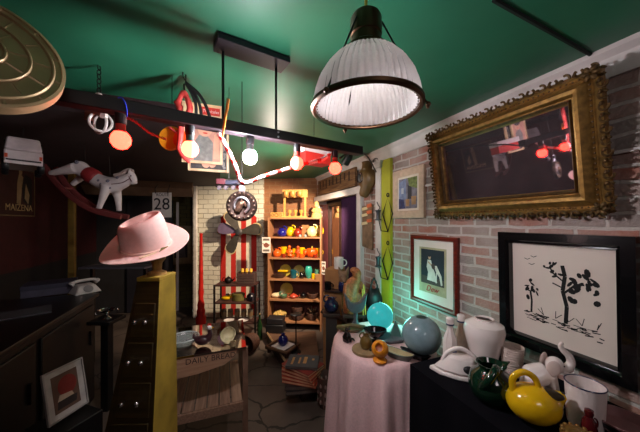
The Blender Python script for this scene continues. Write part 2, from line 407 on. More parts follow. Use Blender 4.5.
pr.build('print', [M('drawing_paper', (222, 206, 196), .75, var=.04, scale=3), ink], t, smooth=False, keep=False)

# red framed photograph
t = hang('framed_photograph', 'red-brown framed vintage photograph of a seated woman and white dog', 'picture', 1.556, 1.225, 1.525)
MB().frame(.46, .535, [(0, .012), (0, -.012), (.012, -.02), (.026, -.018), (.034, -.006), (.034, .012)]).build('frame', wood('mahogany', (92, 24, 14), (124, 38, 20), 5, 'X', .3), t)
pr = MB(); pr.box((0, 0, 0), (.4, .006, .47)); y = -.0035
pr.mi = 1; pr.poly([(-.135, -.17), (.135, -.17), (.135, .18), (-.135, .18)], y)
pr.mi = 2; pr.poly([(-.115, -.1), (.115, -.1), (.115, .165), (-.115, .165)], y - .0004)
pr.mi = 5; pr.poly([(-.115, -.1), (.115, -.1), (.115, -.05), (-.115, -.04)], y - .0006)
pr.mi = 3; pr.poly([(-.05, -.07), (.05, -.075), (.03, -.01), (.0, .05), (-.01, .085), (-.045, .085), (-.055, .03), (-.04, -.01)], y - .0008)
pr.poly([(.02, .045), (.045, .05), (.09, -.02), (.1, -.085), (.085, -.09), (.07, -.03), (.04, .0)], y - .0009)
pr.stroke([(.045, .0), (.04, -.08)], .01, y - .001)
pr.mi = 4; pr.disc(-.025, .105, .013, .017, y - .001); pr.stroke([(-.04, .07), (.02, .03)], .012, y - .0012)
pr.mi = 2; pr.disc(-.027, .117, .014, .009, y - .0013); pr.mi = 5; pr.disc(.012, .04, .018, .024, y - .0014, 12, .4)
pr.build('print', [M('mat_board', (226, 208, 200), .8, var=.03), M('old_paper', (176, 160, 128), .8), M('photo_dark', (34, 40, 52), .7), M('photo_white', (216, 208, 200), .7), M('photo_skin', (200, 158, 130), .7), M('photo_brown', (74, 58, 54), .7)], t, smooth=False)
text('lettering', 'Dew', .062, M('red_ink', (176, 34, 30), .7), t, (.0, -.006, -.134), shear=.35)

# cream framed painting
t = hang('framed_painting', 'small cream-framed painting of house and pots beside the yellow strip', 'picture', 1.83, 1.845, 1.525)
MB().frame(.39, .42, [(0, .012), (0, -.012), (.02, -.022), (.05, -.016), (.062, -.006), (.062, .012)]).build('frame', M('limed_wood', (206, 178, 154), .6, var=.12, scale=30), t)
pr = MB(); pr.box((0, 0, 0), (.3, .006, .32)); y = -.0035
sh = [(1, [(-.115, -.13), (.115, -.13), (.115, .13), (-.115, .13)]), (2, [(-.115, -.05), (-.02, -.05), (-.02, .13), (-.115, .1)]), (3, [(.0, -.05), (.05, -.05), (.05, .05), (.0, .07)]),
      (4, [(.02, .06), (.115, .03), (.115, .13), (.0, .13)]), (5, [(.05, -.1), (.1, -.1), (.105, -.03), (.045, -.03)]), (5, [(-.02, -.11), (.02, -.11), (.025, -.05), (-.025, -.05)]), (6, [(-.115, -.13), (-.03, -.13), (-.05, -.05), (-.115, -.04)]), (7, [(-.08, .0), (-.05, .0), (-.05, .05), (-.08, .05)])]
for i, (k, q) in enumerate(sh):
    pr.mi = k; pr.poly(q, y - .0004 * i)
pr.build('canvas', [paper, M('art_grey', (120, 116, 130), .7, var=.4, scale=20), M('art_blue', (120, 134, 168), .7, var=.3, scale=25), M('art_dark', (58, 56, 64), .7), M('art_green', (112, 124, 70), .7, var=.5, scale=40), M('art_tan', (168, 128, 92), .7, var=.3), M('art_navy', (52, 56, 98), .7, var=.4, scale=30), M('art_pale', (190, 196, 204), .7)], t, smooth=False)

# two diamond wire sconces
def sconce(v0, label):
    p = on_x(388, v0, 1.5)
    t = T('wire_sconce', label, 'sconce', (1.498, p.y, p.z), -PI / 2, 'diamond wire sconces on the yellow strip')
    d = MB(); d.tube([(0, 0, -.165), (.085, -.01, .0), (0, 0, .16), (-.07, -.01, 0)], .0065, 6, closed=True); d.torus((0, 0, .178), .016, .005)
    d.tube([(0, 0, -.165), (-.08, -.02, -.16), (-.1, -.04, -.02)], .005, 6); d.build('frame', iron, t)
    h = MB(); h.lathe([(0, 0), (.03, .0), (.035, .012), (.02, .014), (.018, .07), (.03, .1), (.024, .1), (.0, .02)], 14, TR(-.1, -.04, -.06)); h.tube(spline([(-.1, -.04, .04), (-.07, -.04, .06), (-.1, -.04, .09), (-.12, -.04, .12)]), .005, 6)
    h.build('candle_cup', M('pewter', (96, 96, 104), .4, .8), t)
sconce(214, 'black diamond wire wall sconce, the upper one on the yellow strip')
sconce(262, 'black diamond wire wall sconce, the lower one on the yellow strip near the glowing globe')

# gourd vessel with a wire ring
p = on_x(367, 181, 1.46)
t = T('wall_vessel', 'brown gourd-shaped pottery vessel with dark mouth hanging beside the doorway', 'vessel', p, -PI / 2 + .5)
v = MB(); v.ball((0, 0, .03), (.105, .07, .125)); v.tube([(0, 0, .12), (.0, 0, .17), (-.0, 0, .2)], [.06, .05, .055], 14); v.tube(spline([(.0, 0, -.05), (-.03, 0, -.12), (-.05, 0, -.16)]), [.06] * 6 + [.055] * 3 + [.05, .045, .042, .038], 12)
v.build('body', M('brown_pot', (104, 76, 38), .45, var=.15), t, remesh=.008)
MB().torus((-.05, -.062, .03), .034, .008, RX(-.1), sz=1.5).build('rim', darkb, t)
MB().ball((-.05, -.058, .03), (.032, .008, .048)).build('mouth', black, t)
MB().torus((.1, 0, .19), .03, .004).build('wire_ring', iron, t)

# weathered plank with orange strips
a, b = on_x(361, 206, 1.53), on_x(373, 250, 1.53)
t = T('plank_sign', 'weathered brown plank with orange-tipped strips between doorway and yellow strip', 'sign', (1.525, (a.y + b.y) / 2, (a.z + b.z) / 2), -PI / 2)
W2, H2 = abs(a.y - b.y), abs(a.z - b.z)
MB().hexa([(-W2 / 2, -.01, -H2 / 2 + .03), (W2 / 2, -.01, -H2 / 2), (W2 / 2, .01, -H2 / 2), (-W2 / 2, .01, -H2 / 2 + .03)], [(-W2 / 2, -.01, H2 / 2 - .01), (W2 / 2, -.01, H2 / 2), (W2 / 2, .01, H2 / 2), (-W2 / 2, .01, H2 / 2 - .01)]).build('board', M('old_plank', (128, 100, 78), .85, var=.4, scale=12), t)
for k, z in enumerate((.2, .13, .04)):
    s1 = MB(); s1.box((-.03, -.014, z), (W2 * .6, .006, .03), RY(-.1)); s1.mi = 1; s1.box((W2 * .33, -.015, z + .03), (W2 * .36, .007, .034), RY(-.1))
    s1.build('strip', [cream, M('orange_paint', (214, 104, 62), .6)], t)

# long weathered sign above the doorway
a, b = on_x(319, 192, 1.5), on_x(356, 178, 1.5)
zt, zb = 2.245, 2.0
t = T('header_sign', 'long weathered wooden sign with worn dark lettering above the doorway', 'sign', (1.5, (a.y + b.y) / 2, 2.125), -PI / 2)
LW = abs(a.y - b.y)
lt = MB(); lt.box((0, 0, 0), (LW, .03, .22)); lt.mi = 1
for k in range(9):
    x = -LW * .42 + k * LW * .1; lt.box((x, -.016, .03 + .01 * math.sin(k * 2)), (.03, .004, .1 + .02 * math.cos(k * 3)))
lt.build('board', [wood('sign_wood', (92, 62, 44), (146, 108, 70), 4, 'X', .8), M('sign_letters', (56, 36, 30), .8, var=.4, scale=30)], t, smooth=False)

# ------------------------------------------------------------ ceiling things
bd = Vector((1.604, 1, 0)).normalized()
def bpos(s): return cw(-.395 + 1.604 * s, 1.08 + s)
RBM = math.atan2(*reversed((bpos(.2) - bpos(0)).xy))   # beam heading
s0, s1_ = -.30, .385
bc = bpos((s0 + s1_) / 2); BL = (bpos(s1_) - bpos(s0)).length
t = T('bulb_pendant', 'long black linear pendant with red and white bulbs hung from the ceiling', 'light', (bc.x, bc.y, 0), RBM)
def bl(s): return (bpos(s) - bc).length * (1 if s > (s0 + s1_) / 2 else -1)
ZB = CZ + .39
bm_ = MB(); bm_.box((0, 0, ZB), (BL, .05, .045)); bm_.build('beam', M('beam_paint', (34, 24, 30), .45), t, bevel=.003)
rx0, rx1 = bl(0), bl(.122)
can = cw(-.29, 1.11); cl = (can - bc)
MB().box(((rx0 + rx1) / 2, -.028, H - .0135), (.30, .10, .025)).build('canopy', M('canopy_paint', (24, 20, 34), .45), t, bevel=.002)
for x in (rx0, rx1):
    MB().cyl((x, 0, ZB), (x, 0, H - .02), .0055, n=10).build('rod', black, t)
    k = MB(); k.cyl((x, -.024, ZB + .01), (x, -.03, ZB + .01), .004, n=8); k.cyl((x, -.024, ZB - .01), (x, -.03, ZB - .01), .004, n=8); k.build('bolt', silver, t)
def emis(name, col, st):
    m = bpy.data.materials.new(name); m.use_nodes = True; nt = m.node_tree
    b = nt.nodes['Principled BSDF']; b.inputs['Base Color'].default_value = (.8, .5, .4, 1)
    b.inputs['Emission Color'].default_value = col + (1,); b.inputs['Emission Strength'].default_value = st
    return m
redlamp = emis('red_bulb_glow', (1, .019, .010), 24)
pinklamp = emis('rose_bulb_glow', (1, .05, .025), 22)
whitelamp = emis('white_bulb_glow', (.95, .96, 1), 900)
for i, (s, kind) in enumerate(((-.177, 'r'), (-.0644, 'o'), (.0587, 'w'), (.178, 'r'), (.295, 'r'))):
    x = bl(s)
    so = MB(); so.lathe([(0, ZB - .02), (.017, ZB - .02), (.017, ZB - .055), (.013, ZB - .06), (0, ZB - .06)], 14, TR(x, 0, 0)); sk = so.build('socket', black, t)
    nk = MB(); nk.lathe([(0, -.05), (.0145, -.05), (.0145, -.075), (.02, -.085), (.0, -.085)], 14, TR(x, 0, ZB)); nk.build('bulb_neck', {'r': M('red_ceramic', (190, 60, 52), .4), 'o': silver, 'w': silver}[kind], sk)
    bb = MB(); bb.lathe([(0, -.084), (.019, -.084), (.027, -.095), (.0305, -.108), (.029, -.122), (.02, -.136), (.009, -.1415), (0, -.142)], 12, TR(x, 0, ZB))
    o = bb.build('bulb', {'r': redlamp, 'o': pinklamp, 'w': whitelamp}[kind], sk)
    o['label'] = {'r': 'red glowing bulb', 'o': 'orange-red glowing bulb', 'w': 'bright white bulb'}[kind]

# wires on the beam
p0, p1, p2, p3 = at(122, 116, .9), at(136, 122, .93), at(150, 133, .96), at(166, 139, 1.0)
wr = MB(); base = spline([p0, p1, p2, p3], 10)
for ph in (0, PI): wr.tube([q + Vector((0, .004 * math.cos(i * 1.1 + ph), .004 * math.sin(i * 1.1 + ph))) for i, q in enumerate(base)], .0022, 6)
S('wire', wr, M('red_wire', (150, 40, 36), .5), 'red twisted wire drooping between the first two bulbs', 'wire')
S('wire', MB().tube(spline([at(118, 98, .86), at(122, 98, .86), at(126, 106, .86), at(127, 117, .86)]), .002, 6), M('blue_wire', (40, 60, 190), .4), 'short blue wire looped over the black beam', 'wire')
S('wire', MB().tube(spline([at(340, 158, 1.44), at(352, 152, 1.6), at(366, 155, 1.9), at(374, 168, 2.2), at(376, 172, 2.3)], 8), .006, 6), black, 'black cable from beam end to the wall vessel', 'wire')

# red and white bead garland
rope = spline([at(219, 134, 1.08), at(228, 150, 1.12), at(236, 168, 1.14), at(243, 183, 1.16), at(262, 177, 1.2), at(280, 171, 1.25), at(300, 165, 1.3), at(320, 160, 1.36), at(332, 153, 1.40)], 9)
t = T('bead_garland', 'red and white bead garland looped below the white bulb', 'garland', (0, 0, 0))
b0 = MB().ball((0, 0, 0), .0095, 8, 6).build('white_bead', white, t, rope[0]); b1 = MB().ball((0, 0, 0), .0095, 8, 6).build('red_bead', red, t, rope[2])
for i, q in enumerate(rope):
    if i in (0, 2): continue
    o = (b1 if (i // 2) % 3 == 1 else b0).copy(); COL.objects.link(o); o.parent = t; o.location = q
MB().tube(rope, .003, 5).build('string', paper, t)

# ribbed glass pendant
pp = at(366, 108, .83)
t = T('glass_pendant', 'big ribbed prismatic glass pendant lamp with bronze ring on the green ceiling', 'light', (pp.x, pp.y, 0))
zr = pp.z; R0 = .162
prof = [(R0, .0), (.161, .02), (.155, .05), (.143, .085), (.122, .12), (.095, .15), (.066, .17)]
DZ = -.018
gl = MB(); nseg = 100
for k, sgn in ((0, 1), (1, -1)):
    rings = []
    for r, z in prof:
        rr2 = r - (.006 if k else 0)
        rings.append([gl.v(((rr2 + (0.0052 if j % 2 else 0) * sgn) * math.cos(2 * PI * j / nseg), (rr2 + (0.0052 if j % 2 else 0) * sgn) * math.sin(2 * PI * j / nseg), zr + z)) for j in range(nseg)])
    for A, B in zip(rings, rings[1:]):
        for j in range(nseg): gl.f([A[j], A[(j + 1) % nseg], B[(j + 1) % nseg], B[j]] if k == 0 else [A[j], B[j], B[(j + 1) % nseg], A[(j + 1) % nseg]])
gmat = bpy.data.materials.new('ribbed_glass'); gmat.use_nodes = True; nt = gmat.node_tree; nt.nodes.clear()
out = nt.nodes.new('ShaderNodeOutputMaterial'); mixa = nt.nodes.new('ShaderNodeMixShader'); mixb = nt.nodes.new('ShaderNodeMixShader')
tl = nt.nodes.new('ShaderNodeBsdfTranslucent'); df = nt.nodes.new('ShaderNodeBsdfDiffuse'); gs = nt.nodes.new('ShaderNodeBsdfGlossy')
nz = nt.nodes.new('ShaderNodeTexNoise'); nz.inputs['Scale'].default_value = 12; crr = nt.nodes.new('ShaderNodeValToRGB')
crr.color_ramp.elements[0].color = (.90, .86, .86, 1); crr.color_ramp.elements[1].color = (.97, .94, .94, 1)
nt.links.new(nz.outputs['Fac'], crr.inputs['Fac']); nt.links.new(crr.outputs['Color'], tl.inputs['Color']); nt.links.new(crr.outputs['Color'], df.inputs['Color'])
gs.inputs['Roughness'].default_value = .12; gs.inputs['Color'].default_value = (.9, .88, .9, 1)
mixa.inputs[0].default_value = .38; nt.links.new(tl.outputs[0], mixa.inputs[1]); nt.links.new(df.outputs[0], mixa.inputs[2])
fr = nt.nodes.new('ShaderNodeFresnel'); fr.inputs['IOR'].default_value = 1.6
nt.links.new(fr.outputs[0], mixb.inputs[0]); nt.links.new(mixa.outputs[0], mixb.inputs[1]); nt.links.new(gs.outputs[0], mixb.inputs[2]); nt.links.new(mixb.outputs[0], out.inputs[0])
gl.build('glass_shade', gmat, t, smooth=False, keep=True)
rg = MB(); rg.lathe([(R0 - .004, -.006), (R0 + .004, -.01), (R0 + .011, -.004), (R0 + .011, .006), (R0 + .004, .010), (R0 - .002, .008), (R0 - .004, -.006)], 64, TR(0, 0, zr)); rg.build('rim_ring', bronze, t)
cpm = MB(); cpm.lathe([(.066, .164), (.07, .168), (.068, .18), (.054, .19), (.047, .196), (.046, .222), (.049, .225), (.049, .275), (.044, .286), (.02, .292), (.0, .292)], 28, TR(0, 0, zr)); cpm.build('cap', bronze, t)
MB().lathe([(0, .14), (.025, .14), (.027, .24), (0, .24)], 16, TR(0, 0, zr)).build('socket', M('lamp_socket', (70, 52, 44), .5), t)
MB().ball((0, 0, zr + .115), (.022, .022, .03), 12, 8).build('bulb', emis('pendant_fill_glow', (1, .93, .9), 55), t)  # glow added inside the shade to whiten the ribbed glass
for k in range(3):
    a = k * 2 * PI / 3 - TH - .25; cx, sy = math.cos(a), math.sin(a)
    MB().cyl((.049 * cx, .049 * sy, zr + .26), ((R0 + .014) * cx, (R0 + .014) * sy, zr), .0028, n=6).build('strut', iron, t)
    kk = MB(); kk.ball(((R0 + .02) * cx, (R0 + .02) * sy, zr - .008), .008, 10, 8); kk.cyl(((R0 + .016) * cx, (R0 + .016) * sy, zr), ((R0 + .02) * cx, (R0 + .02) * sy, zr - .02), .004, n=6); kk.build('thumb_screw', bronze, t)
MB().cyl((0, 0, zr + .285), (0, 0, H - .001), .005, n=8).build('cord', M('cord_yellow', (150, 140, 40), .5), t)

# gold embossed disc
p = at(-22, 53, .62)
t = T('metal_disc', 'big round gold embossed metal disc with ring segments at top left', 'disc', p, math.atan2(p.y, p.x) - PI / 2, None, -.28)
R = .148
dm = MB(); prf = [(0, -.03), (.03, -.03)]
for r in (.042, .083, .124): prf += [(r - .006, -.03 + r * .06), (r - .003, -.036 + r * .06), (r, -.036 + r * .06), (r + .003, -.03 + r * .06)]
prf += [(R - .010, -.020), (R - .008, -.024), (R - .001, -.022), (R, -.010), (R, .008), (R - .01, .01), (0, .01)]
dm.lathe(prf, 64, RX(-PI / 2))
for ra, rb, n, o_ in ((.046, .079, 9, .2), (.087, .12, 12, .05), (.128, .14, 12, .28)):
    for k in range(n):
        a = 2 * PI * k / n + o_
        dm.tube([(ra * math.cos(a), -.028 + ra * .06, ra * math.sin(a)), (rb * math.cos(a), -.028 + rb * .06, rb * math.sin(a))], .004, 6)
dm.build('embossed_plate', brass, t)
MB().cyl((0, .012, .12), (0, .02, H - p.z + .04), .003, n=6).build('hanging_wire', iron, t)

# stirrup rings on a chain
p = at(99, 122, 1.22)
t = T('stirrup', 'pair of worn metal stirrup rings hanging from a ceiling chain', 'stirrup', p, RC)
sr = MB(); sr.torus((.008, 0, 0), .042, .006, RZ(.5), flat if False else 24, 8); sr.torus((-.004, .012, -.002), .044, .006, RZ(-.35)); sr.build('rings', M('worn_ring', (206, 198, 196), .4, .2), t)
sb = MB(); sb.box((-.012, -.005, .04), (.07, .03, .018), RY(.2)); sb.box((-.04, -.006, .025), (.022, .024, .04)); sb.build('strap_mount', M('rust', (110, 62, 50), .6, var=.4), t)
MB().box((.03, -.01, .03), (.025, .016, .03)).build('clasp', white, t)
ch = MB(); zz = .05; k = 0
while zz < H - p.z - .012:
    ch.torus((0, 0, zz + .011), .009, .0022, RZ((k % 2) * PI / 2), 10, 5, sz=1.4); zz += .021; k += 1
ch.build('chain', iron, t)
MB().torus((0, -.004, .112), .016, .006, a0=-.4, a1=PI + 1.6).build('hook', white, t)

# red tongs, straps, round toy
p = at(183, 73, 1.27); zc = H - .002
t = T('iron_tongs', 'red painted iron tongs hanging from a hook on the green ceiling', 'tongs', (p.x, p.y, zc), RC)
def q(u, v): r = at(u, v, 1.27); r = Matrix.Rotation(-RC, 3, 'Z') @ (r - Vector((p.x, p.y, zc))); return (r.x, r.y, r.z)
MB().tube(spline([(0, 0, .0), (0, 0, -.02), q(185, 80)]), .003, 6).tube([q(184, 84), q(184.5, 95)], .004, 6).build('hook', iron, t)
rt = MB(); rt.tube(spline([q(178, 108), q(180, 98), q(184, 92), q(188, 100), q(191, 110)]), .012, 8); rt.tube(spline([q(180, 108), q(181, 130), q(179, 150)]), .014, 8)
rt.tube([q(175, 101), q(182, 108)], .012, 8); rt.tube(spline([q(188, 100), q(190, 110), q(184, 118)]), .015, 8); rt.tube(spline([q(179, 148), q(183, 156), q(190, 162)]), .012, 8); rt.tube([q(169, 127), q(181, 136)], .008, 6)
rt.build('tong_arms', M('red_iron', (190, 62, 58), .5), t, remesh=.006)
t = T('leather_straps', 'bundle of black leather straps hanging beside the red tongs', 'straps', (p.x + .01, p.y + .02, zc), RC)
for sx in (0, .012, .03):
    MB().tube(spline([(0, 0, -.04), (.03 + sx, .0, -.09), (.05 + sx * 1.6, 0, -.15), (.05 + sx * 2.4, 0, -.22)]), .008, 5).build('strap', M('strap_black', (26, 24, 26), .5), t)
MB().tube([(0, 0, 0), (0, 0, -.045)], .003, 6).build('hook', iron, t)
p = at(172, 139, 1.3)
t = T('round_toy', 'round yellow and orange tin disc hanging behind the red tongs', 'toy', p, RC)
MB().lathe([(0, 0), (.055, 0), (.06, .008), (.055, .016), (0, .016)], 28, RX(PI / 2)).build('disc', M('toy_yellow', (226, 150, 30), .4), t)
MB().lathe([(0, 0), (.04, 0), (.042, .02), (0, .024)], 24, TR(.06, -.005, -.01) @ RX(PI / 2)).build('hub', M('toy_orange', (226, 70, 20), .4), t)
MB().cyl((0, .0, .055), (0, .0, H - p.z), .0015, n=5).build('hanging_wire', iron, t)

# two vintage posters on the soffit edge
def poster(u0, v0, u1, v1, Y, label, front):
    def onY(u, v):
        r = (u - HX) / F; d = Y / (-r * s_ + c_); return at(u, v, d)
    a, b = onY(u0, v0), onY(u1, v1); W, Hh = b.x - a.x, a.z - b.z
    t = T('vintage_poster', label, 'poster', ((a.x + b.x) / 2, Y, (a.z + b.z) / 2), 0, 'vintage portrait posters below the soffit')
    MB().frame(W, Hh, [(0, .008), (0, -.008), (.014, -.01), (.016, .008)]).build('border', M('poster_border', (226, 190, 150), .6), t)
    pr = MB(); pr.box((0, .002, 0), (W - .02, .006, Hh - .02)); y = -.0015; w, h = W / 2 - .014, Hh / 2 - .014
    if front:
        pr.mi = 1; pr.poly([(-w, -h), (w, -h), (w, h * .55), (-w, h * .55)], y)
        pr.mi = 3; pr.poly([(-w * .5, -h), (w * .55, -h), (w * .6, -h * .3), (w * .25, -h * .05), (-w * .2, -h * .05), (-w * .5, -h * .35)], y - .0005)
        pr.mi = 2; pr.disc(.012, h * .16, w * .42, h * .26, y - .001); pr.poly([(w * .6, -h * .9), (w * .95, -h * .9), (w * .9, h * .1), (w * .65, 0)], y - .001); pr.mi = 4; pr.disc(.012, h * .34, w * .52, h * .16, y - .0014)
        pr.mi = 4; pr.disc(w * -.02, h * .18, .008, .004, y - .0018); pr.disc(w * .28, h * .18, .008, .004, y - .0018); pr.mi = 5; pr.disc(.014, h * .03, .014, .005, y - .0018)
        pr.mi = 5; pr.poly([(-w * .1, h * .70), (w, h * .70), (w, h * .99), (-w * .1, h * .99)], y - .0005)
    else:
        pr.mi = 4; pr.poly([(-w, -h), (w, -h), (w, h), (-w, h)], y)
        pr.mi = 2; pr.disc(-w * .2, -h * .75, w * .22, h * .2, y - .0006, 14, .3); pr.disc(w * .2, -h * .75, w * .2, h * .18, y - .0006, 14, -.3); pr.mi = 3
        for k in range(16): pr.disc(w * .75 + rr.uniform(-.015, .015), -h * .9 + k * h * .1, .012, .008, y - .001 - k * .00005, 7, k)
    pr.build('print', [cream, M('poster_salmon', (196, 140, 122), .7, var=.25), M('poster_skin', (214, 160, 134), .7, var=.1), M('poster_grey', (128, 124, 120), .7, var=.3, scale=30), M('poster_dark', (66, 62, 62), .7, var=.4, scale=30), M('poster_red', (204, 58, 46), .7)], t, smooth=False)
    if front: text('lettering', 'Tropicales', .026, white, t, (w * .45, -.003, h * .84), sx=.85, shear=.2)
    MB().cyl((0, 0, Hh / 2 - .005), (0, 0, H - (a.z + b.z) / 2 if not front else Hh / 2 + .03), .0015, n=5).build('hanging_wire', iron, t)
poster(188, 117, 229, 173, 1.80, 'dark vintage poster hanging behind the salmon portrait poster', False)
poster(182, 101, 222.5, 165, 1.765, 'salmon vintage portrait poster with red title label behind the beam', True)

S('wooden_stick', MB().tube([at(222.3, 137, 1.045), at(228.5, 99, 1.045)], [.004, .0055], 8), M('orange_wood', (214, 130, 54), .6), 'thin orange wooden stick upright against the black beam', 'stick')

# box above the beam's right half
p = at(314, 153, 1.62)
t = T('paper_box', 'white flat box with red underside hanging behind the red bulb', 'box', p, RBM + .1)
MB().box((0, 0, .01), (.2, .1, .04)).build('lid', whitep, t, bevel=.003); MB().box((0, 0, -.04), (.19, .09, .06)).build('body', redc, t, bevel=.003)
MB().cyl((0, 0, .03), (0, 0, H - p.z), .0015, n=5).build('hanging_wire', iron, t)

# black bracket and horse medallion
p = at(242, 206, 1.36)
t = T('horse_medallion', 'round dark bronze medallion with horse head and horseshoe on strap', 'medallion', p, RC + .15)
md = MB(); md.lathe([(0, -.012), (.05, -.012), (.056, -.016), (.072, -.016), (.078, -.006), (.076, .008), (0, .008)], 40, RX(-PI / 2)); md.build('disc', M('medal_dark', (54, 38, 32), .4, .7), t)
sd = MB()
for k in range(18):
    a = 2 * PI * k / 18; sd.ball((.064 * math.cos(a), -.017, .064 * math.sin(a)), .007, 8, 6)
sd.build('studs', M('stud', (120, 98, 84), .3, .9), t)
MB().torus((0, -.016, .002), .036, .007, a0=-PI / 2 + .45, a1=1.5 * PI - .45, sz=1.1).build('horseshoe', silver, t)
hh = MB(); hh.tube(spline([(-.022, -.014, -.028), (-.012, -.018, -.008), (.0, -.02, .012), (.012, -.02, .012), (.022, -.018, -.004)], 4), [.017] * 5 + [.016] * 4 + [.012] * 4 + [.01, .009, .008, .007], 8); hh.ball((.001, -.018, .026), (.004, .004, .01), 6, 5); hh.build('horse_head', M('medal_relief', (98, 72, 58), .4, .7), t, remesh=.0025)
q0 = at(243, 183, 1.3) - p
st = MB(); st.box((0, 0, .1), (.026, .006, .07)); st.build('strap', M('strap_tape', (176, 170, 176), .6), t)
MB().box((0, -.006, .118), (.04, .012, .024)).build('buckle', iron, t, bevel=.002)
MB().cyl((0, 0, .13), (0, 0, H - p.z), .002, n=6).build('hanging_wire', iron, t)
p = at(229, 184, 1.42)
t = T('toy_train', 'small dark metal toy train hanging below the posters', 'toy', p, RC)
MB().box((0, 0, -.012), (.135, .03, .012)).build('chassis', iron, t, bevel=.002)
MB().box((-.04, 0, .012), (.05, .028, .03)).build('cab', M('toy_maroon', (92, 44, 50), .5), t, bevel=.003)
MB().cyl((-.015, 0, .008), (.06, 0, .008), .014, n=12).build('boiler', M('toy_grey', (74, 76, 92), .4, .5), t)
for x in (-.045, -.01, .03, .055):
    MB().lathe([(0, -.004), (.011, -.004), (.011, .004), (0, .004)], 12, TR(x, -.018, -.022) @ RX(PI / 2)).build('wheel', M('wheel_grey', (120, 118, 124), .4, .6), t)
MB().cyl((0, 0, .02), (0, 0, H - p.z - .12 if False else H - p.z), .0015, n=5).build('hanging_wire', iron, t)

# ceiling spotlight near the doorway
sp = at(347, 160, 2.75)
sp = Vector((sp.x, sp.y, 2.2)) if sp.z < 2.1 else sp
t = T('spotlight', 'black ceiling spotlight head near the doorway sign', 'light', sp, RC)
target = at(286, 262, 4.2); dv = (Matrix.Rotation(-RC, 3, 'Z') @ (target - sp)).normalized()
qh = dv.to_track_quat('Z', 'X').to_matrix().to_4x4()
hd = MB(); hd.lathe([(0, -.07), (.03, -.07), (.04, -.05), (.045, .04), (.041, .04), (.036, .0), (0, .0)], 20, qh); hd.build('head', black, t)
MB().lathe([(0, .0), (.034, .0), (.03, .006), (0, .01)], 16, qh).build('lamp', emis('spot_lamp', (1, .8, .55), 3), t)
MB().cyl((0, 0, .0), (0, 0, H - sp.z), .009, n=8).build('stem', black, t)

# ------------------------------------------------------------ back wall group
def bw(u, v, off):       # point on the back wall plane, pulled 'off' metres into the room
    n = Matrix.Rotation(RB, 3, 'Z') @ Vector((0, -1, 0))
    r = Vector(((u - HX) / F * c_ + s_, -(u - HX) / F * s_ + c_))
    P = pb.xy + n.xy * off
    d = (P.dot(n.xy)) / r.dot(n.xy)
    return at(u, v, d)
CH = .05
a, b = bw(221, 214, CH + .012), bw(256.5, 345, CH + .012)
WW = (b - a).xy.length; HH = 1.74
t = T('striped_banner', 'red and white vertically striped banner on the cream brick wall', 'banner', ((a.x + b.x) / 2, (a.y + b.y) / 2, .06), RB)
fb = MB(); n = 7
for i in range(n):
    fb.mi = 0 if i % 2 == 0 else 1
    x0, x1 = -WW / 2 + WW * i / n, -WW / 2 + WW * (i + 1) / n
    tz = lambda x: HH - .12 * (x / (WW / 2)) ** 2
    for k in range(4):
        xa, xb = x0 + (x1 - x0) * k / 4, x0 + (x1 - x0) * (k + 1) / 4
        fb.hexa([(xa, -.006, 0), (xb, -.006, 0), (xb, .006, 0), (xa, .006, 0)], [(xa, -.006, tz(xa)), (xb, -.006, tz(xb)), (xb, .006, tz(xb)), (xa, .006, tz(xa))])
fb.build('cloth', [redc, whitec], t, smooth=False)

p = bw(239, 232, .3)
t = T('propeller', 'four-bladed grey metal propeller hung before the striped banner', 'propeller', p, RB)
t.scale = (1.2, 1, 1.2)
MB().lathe([(0, -.05), (.03, -.045), (.045, -.02), (.045, .03), (0, .03)], 20, RX(-PI / 2)).build('hub', silver, t)
for a, vio in ((.08, 0), (2.0, 0), (4.15, 0), (2.85, 1)):
    pl = [(.03, .03), (.08, .045), (.14, .072), (.2, .092), (.25, .095), (.285, .07), (.295, .02), (.285, -.03), (.25, -.055), (.2, -.055), (.14, -.042), (.08, -.03), (.03, -.025)]
    mb = MB(TR(0, .015 * vio, 0) @ RY(-a) @ RX(.3)); mb.prism(pl, -.003, .003); bo = mb.build('blade', M('blade_violet', (132, 112, 140), .4, .4) if vio else M('blade_grey', (104, 96, 86), .4, .5), t)
    if not vio:
        mb = MB(TR(0, .006, 0) @ RY(-a) @ RX(.3)); mb.prism([(.2, .098), (.25, .106), (.295, .085), (.318, .02), (.3, -.045), (.255, -.068), (.25, -.05), (.285, -.03), (.295, .02), (.285, .07), (.25, .093)], -.006, .006); mb.build('tip', M('tip_cream', (214, 190, 140), .5), bo)
MB().cyl((0, .03, 0), (0, .235, 0), .012, n=8).build('bracket', iron, t)

p = cw((201 - HX) / F * 4.18, 4.18)
t = T('red_post', 'slim tapering red post on a turned base before the cream bricks', 'post', (p.x, p.y, 0))
MB().lathe([(0, .0), (.075, .0), (.078, .1), (.06, .13), (.065, .2), (.05, .24), (0, .24)], 24).build('base', red, t)
MB().lathe([(.05, .23), (.055, .3), (.04, .36), (.034, .42), (.045, .5), (.034, .56), (.03, .8), (.034, .82), (.03, .84), (.022, 1.4), (.03, 1.42), (0, 1.43)], 20).build('shaft', red, t)

# tiered rack with its goods
RD = 3.75
pc = cw((237.5 - HX) / F * RD, RD)
t = T('metal_rack', 'small dark four-legged rack in front of the striped banner', 'rack', (pc.x, pc.y, 0), RC)
RW, RDp = .56, .24
def rz(v): return CZ + (HY - v) / F * RD
zs = [rz(283), rz(300), rz(319.5)]
for x in (-1, 1):
    for y in (-1, 1): MB().box((x * RW / 2, y * RDp / 2, (zs[0]) / 2), (.022, .022, zs[0])).build('leg', iron, t)
for z in zs: MB().box((0, 0, z - .012), (RW, RDp, .02)).build('shelf', M('rack_brown', (66, 40, 36), .5), t)
def rk(x, y, z): return Matrix.Rotation(RC, 3, 'Z') @ Vector((x, y, 0)) + Vector((pc.x, pc.y, z))

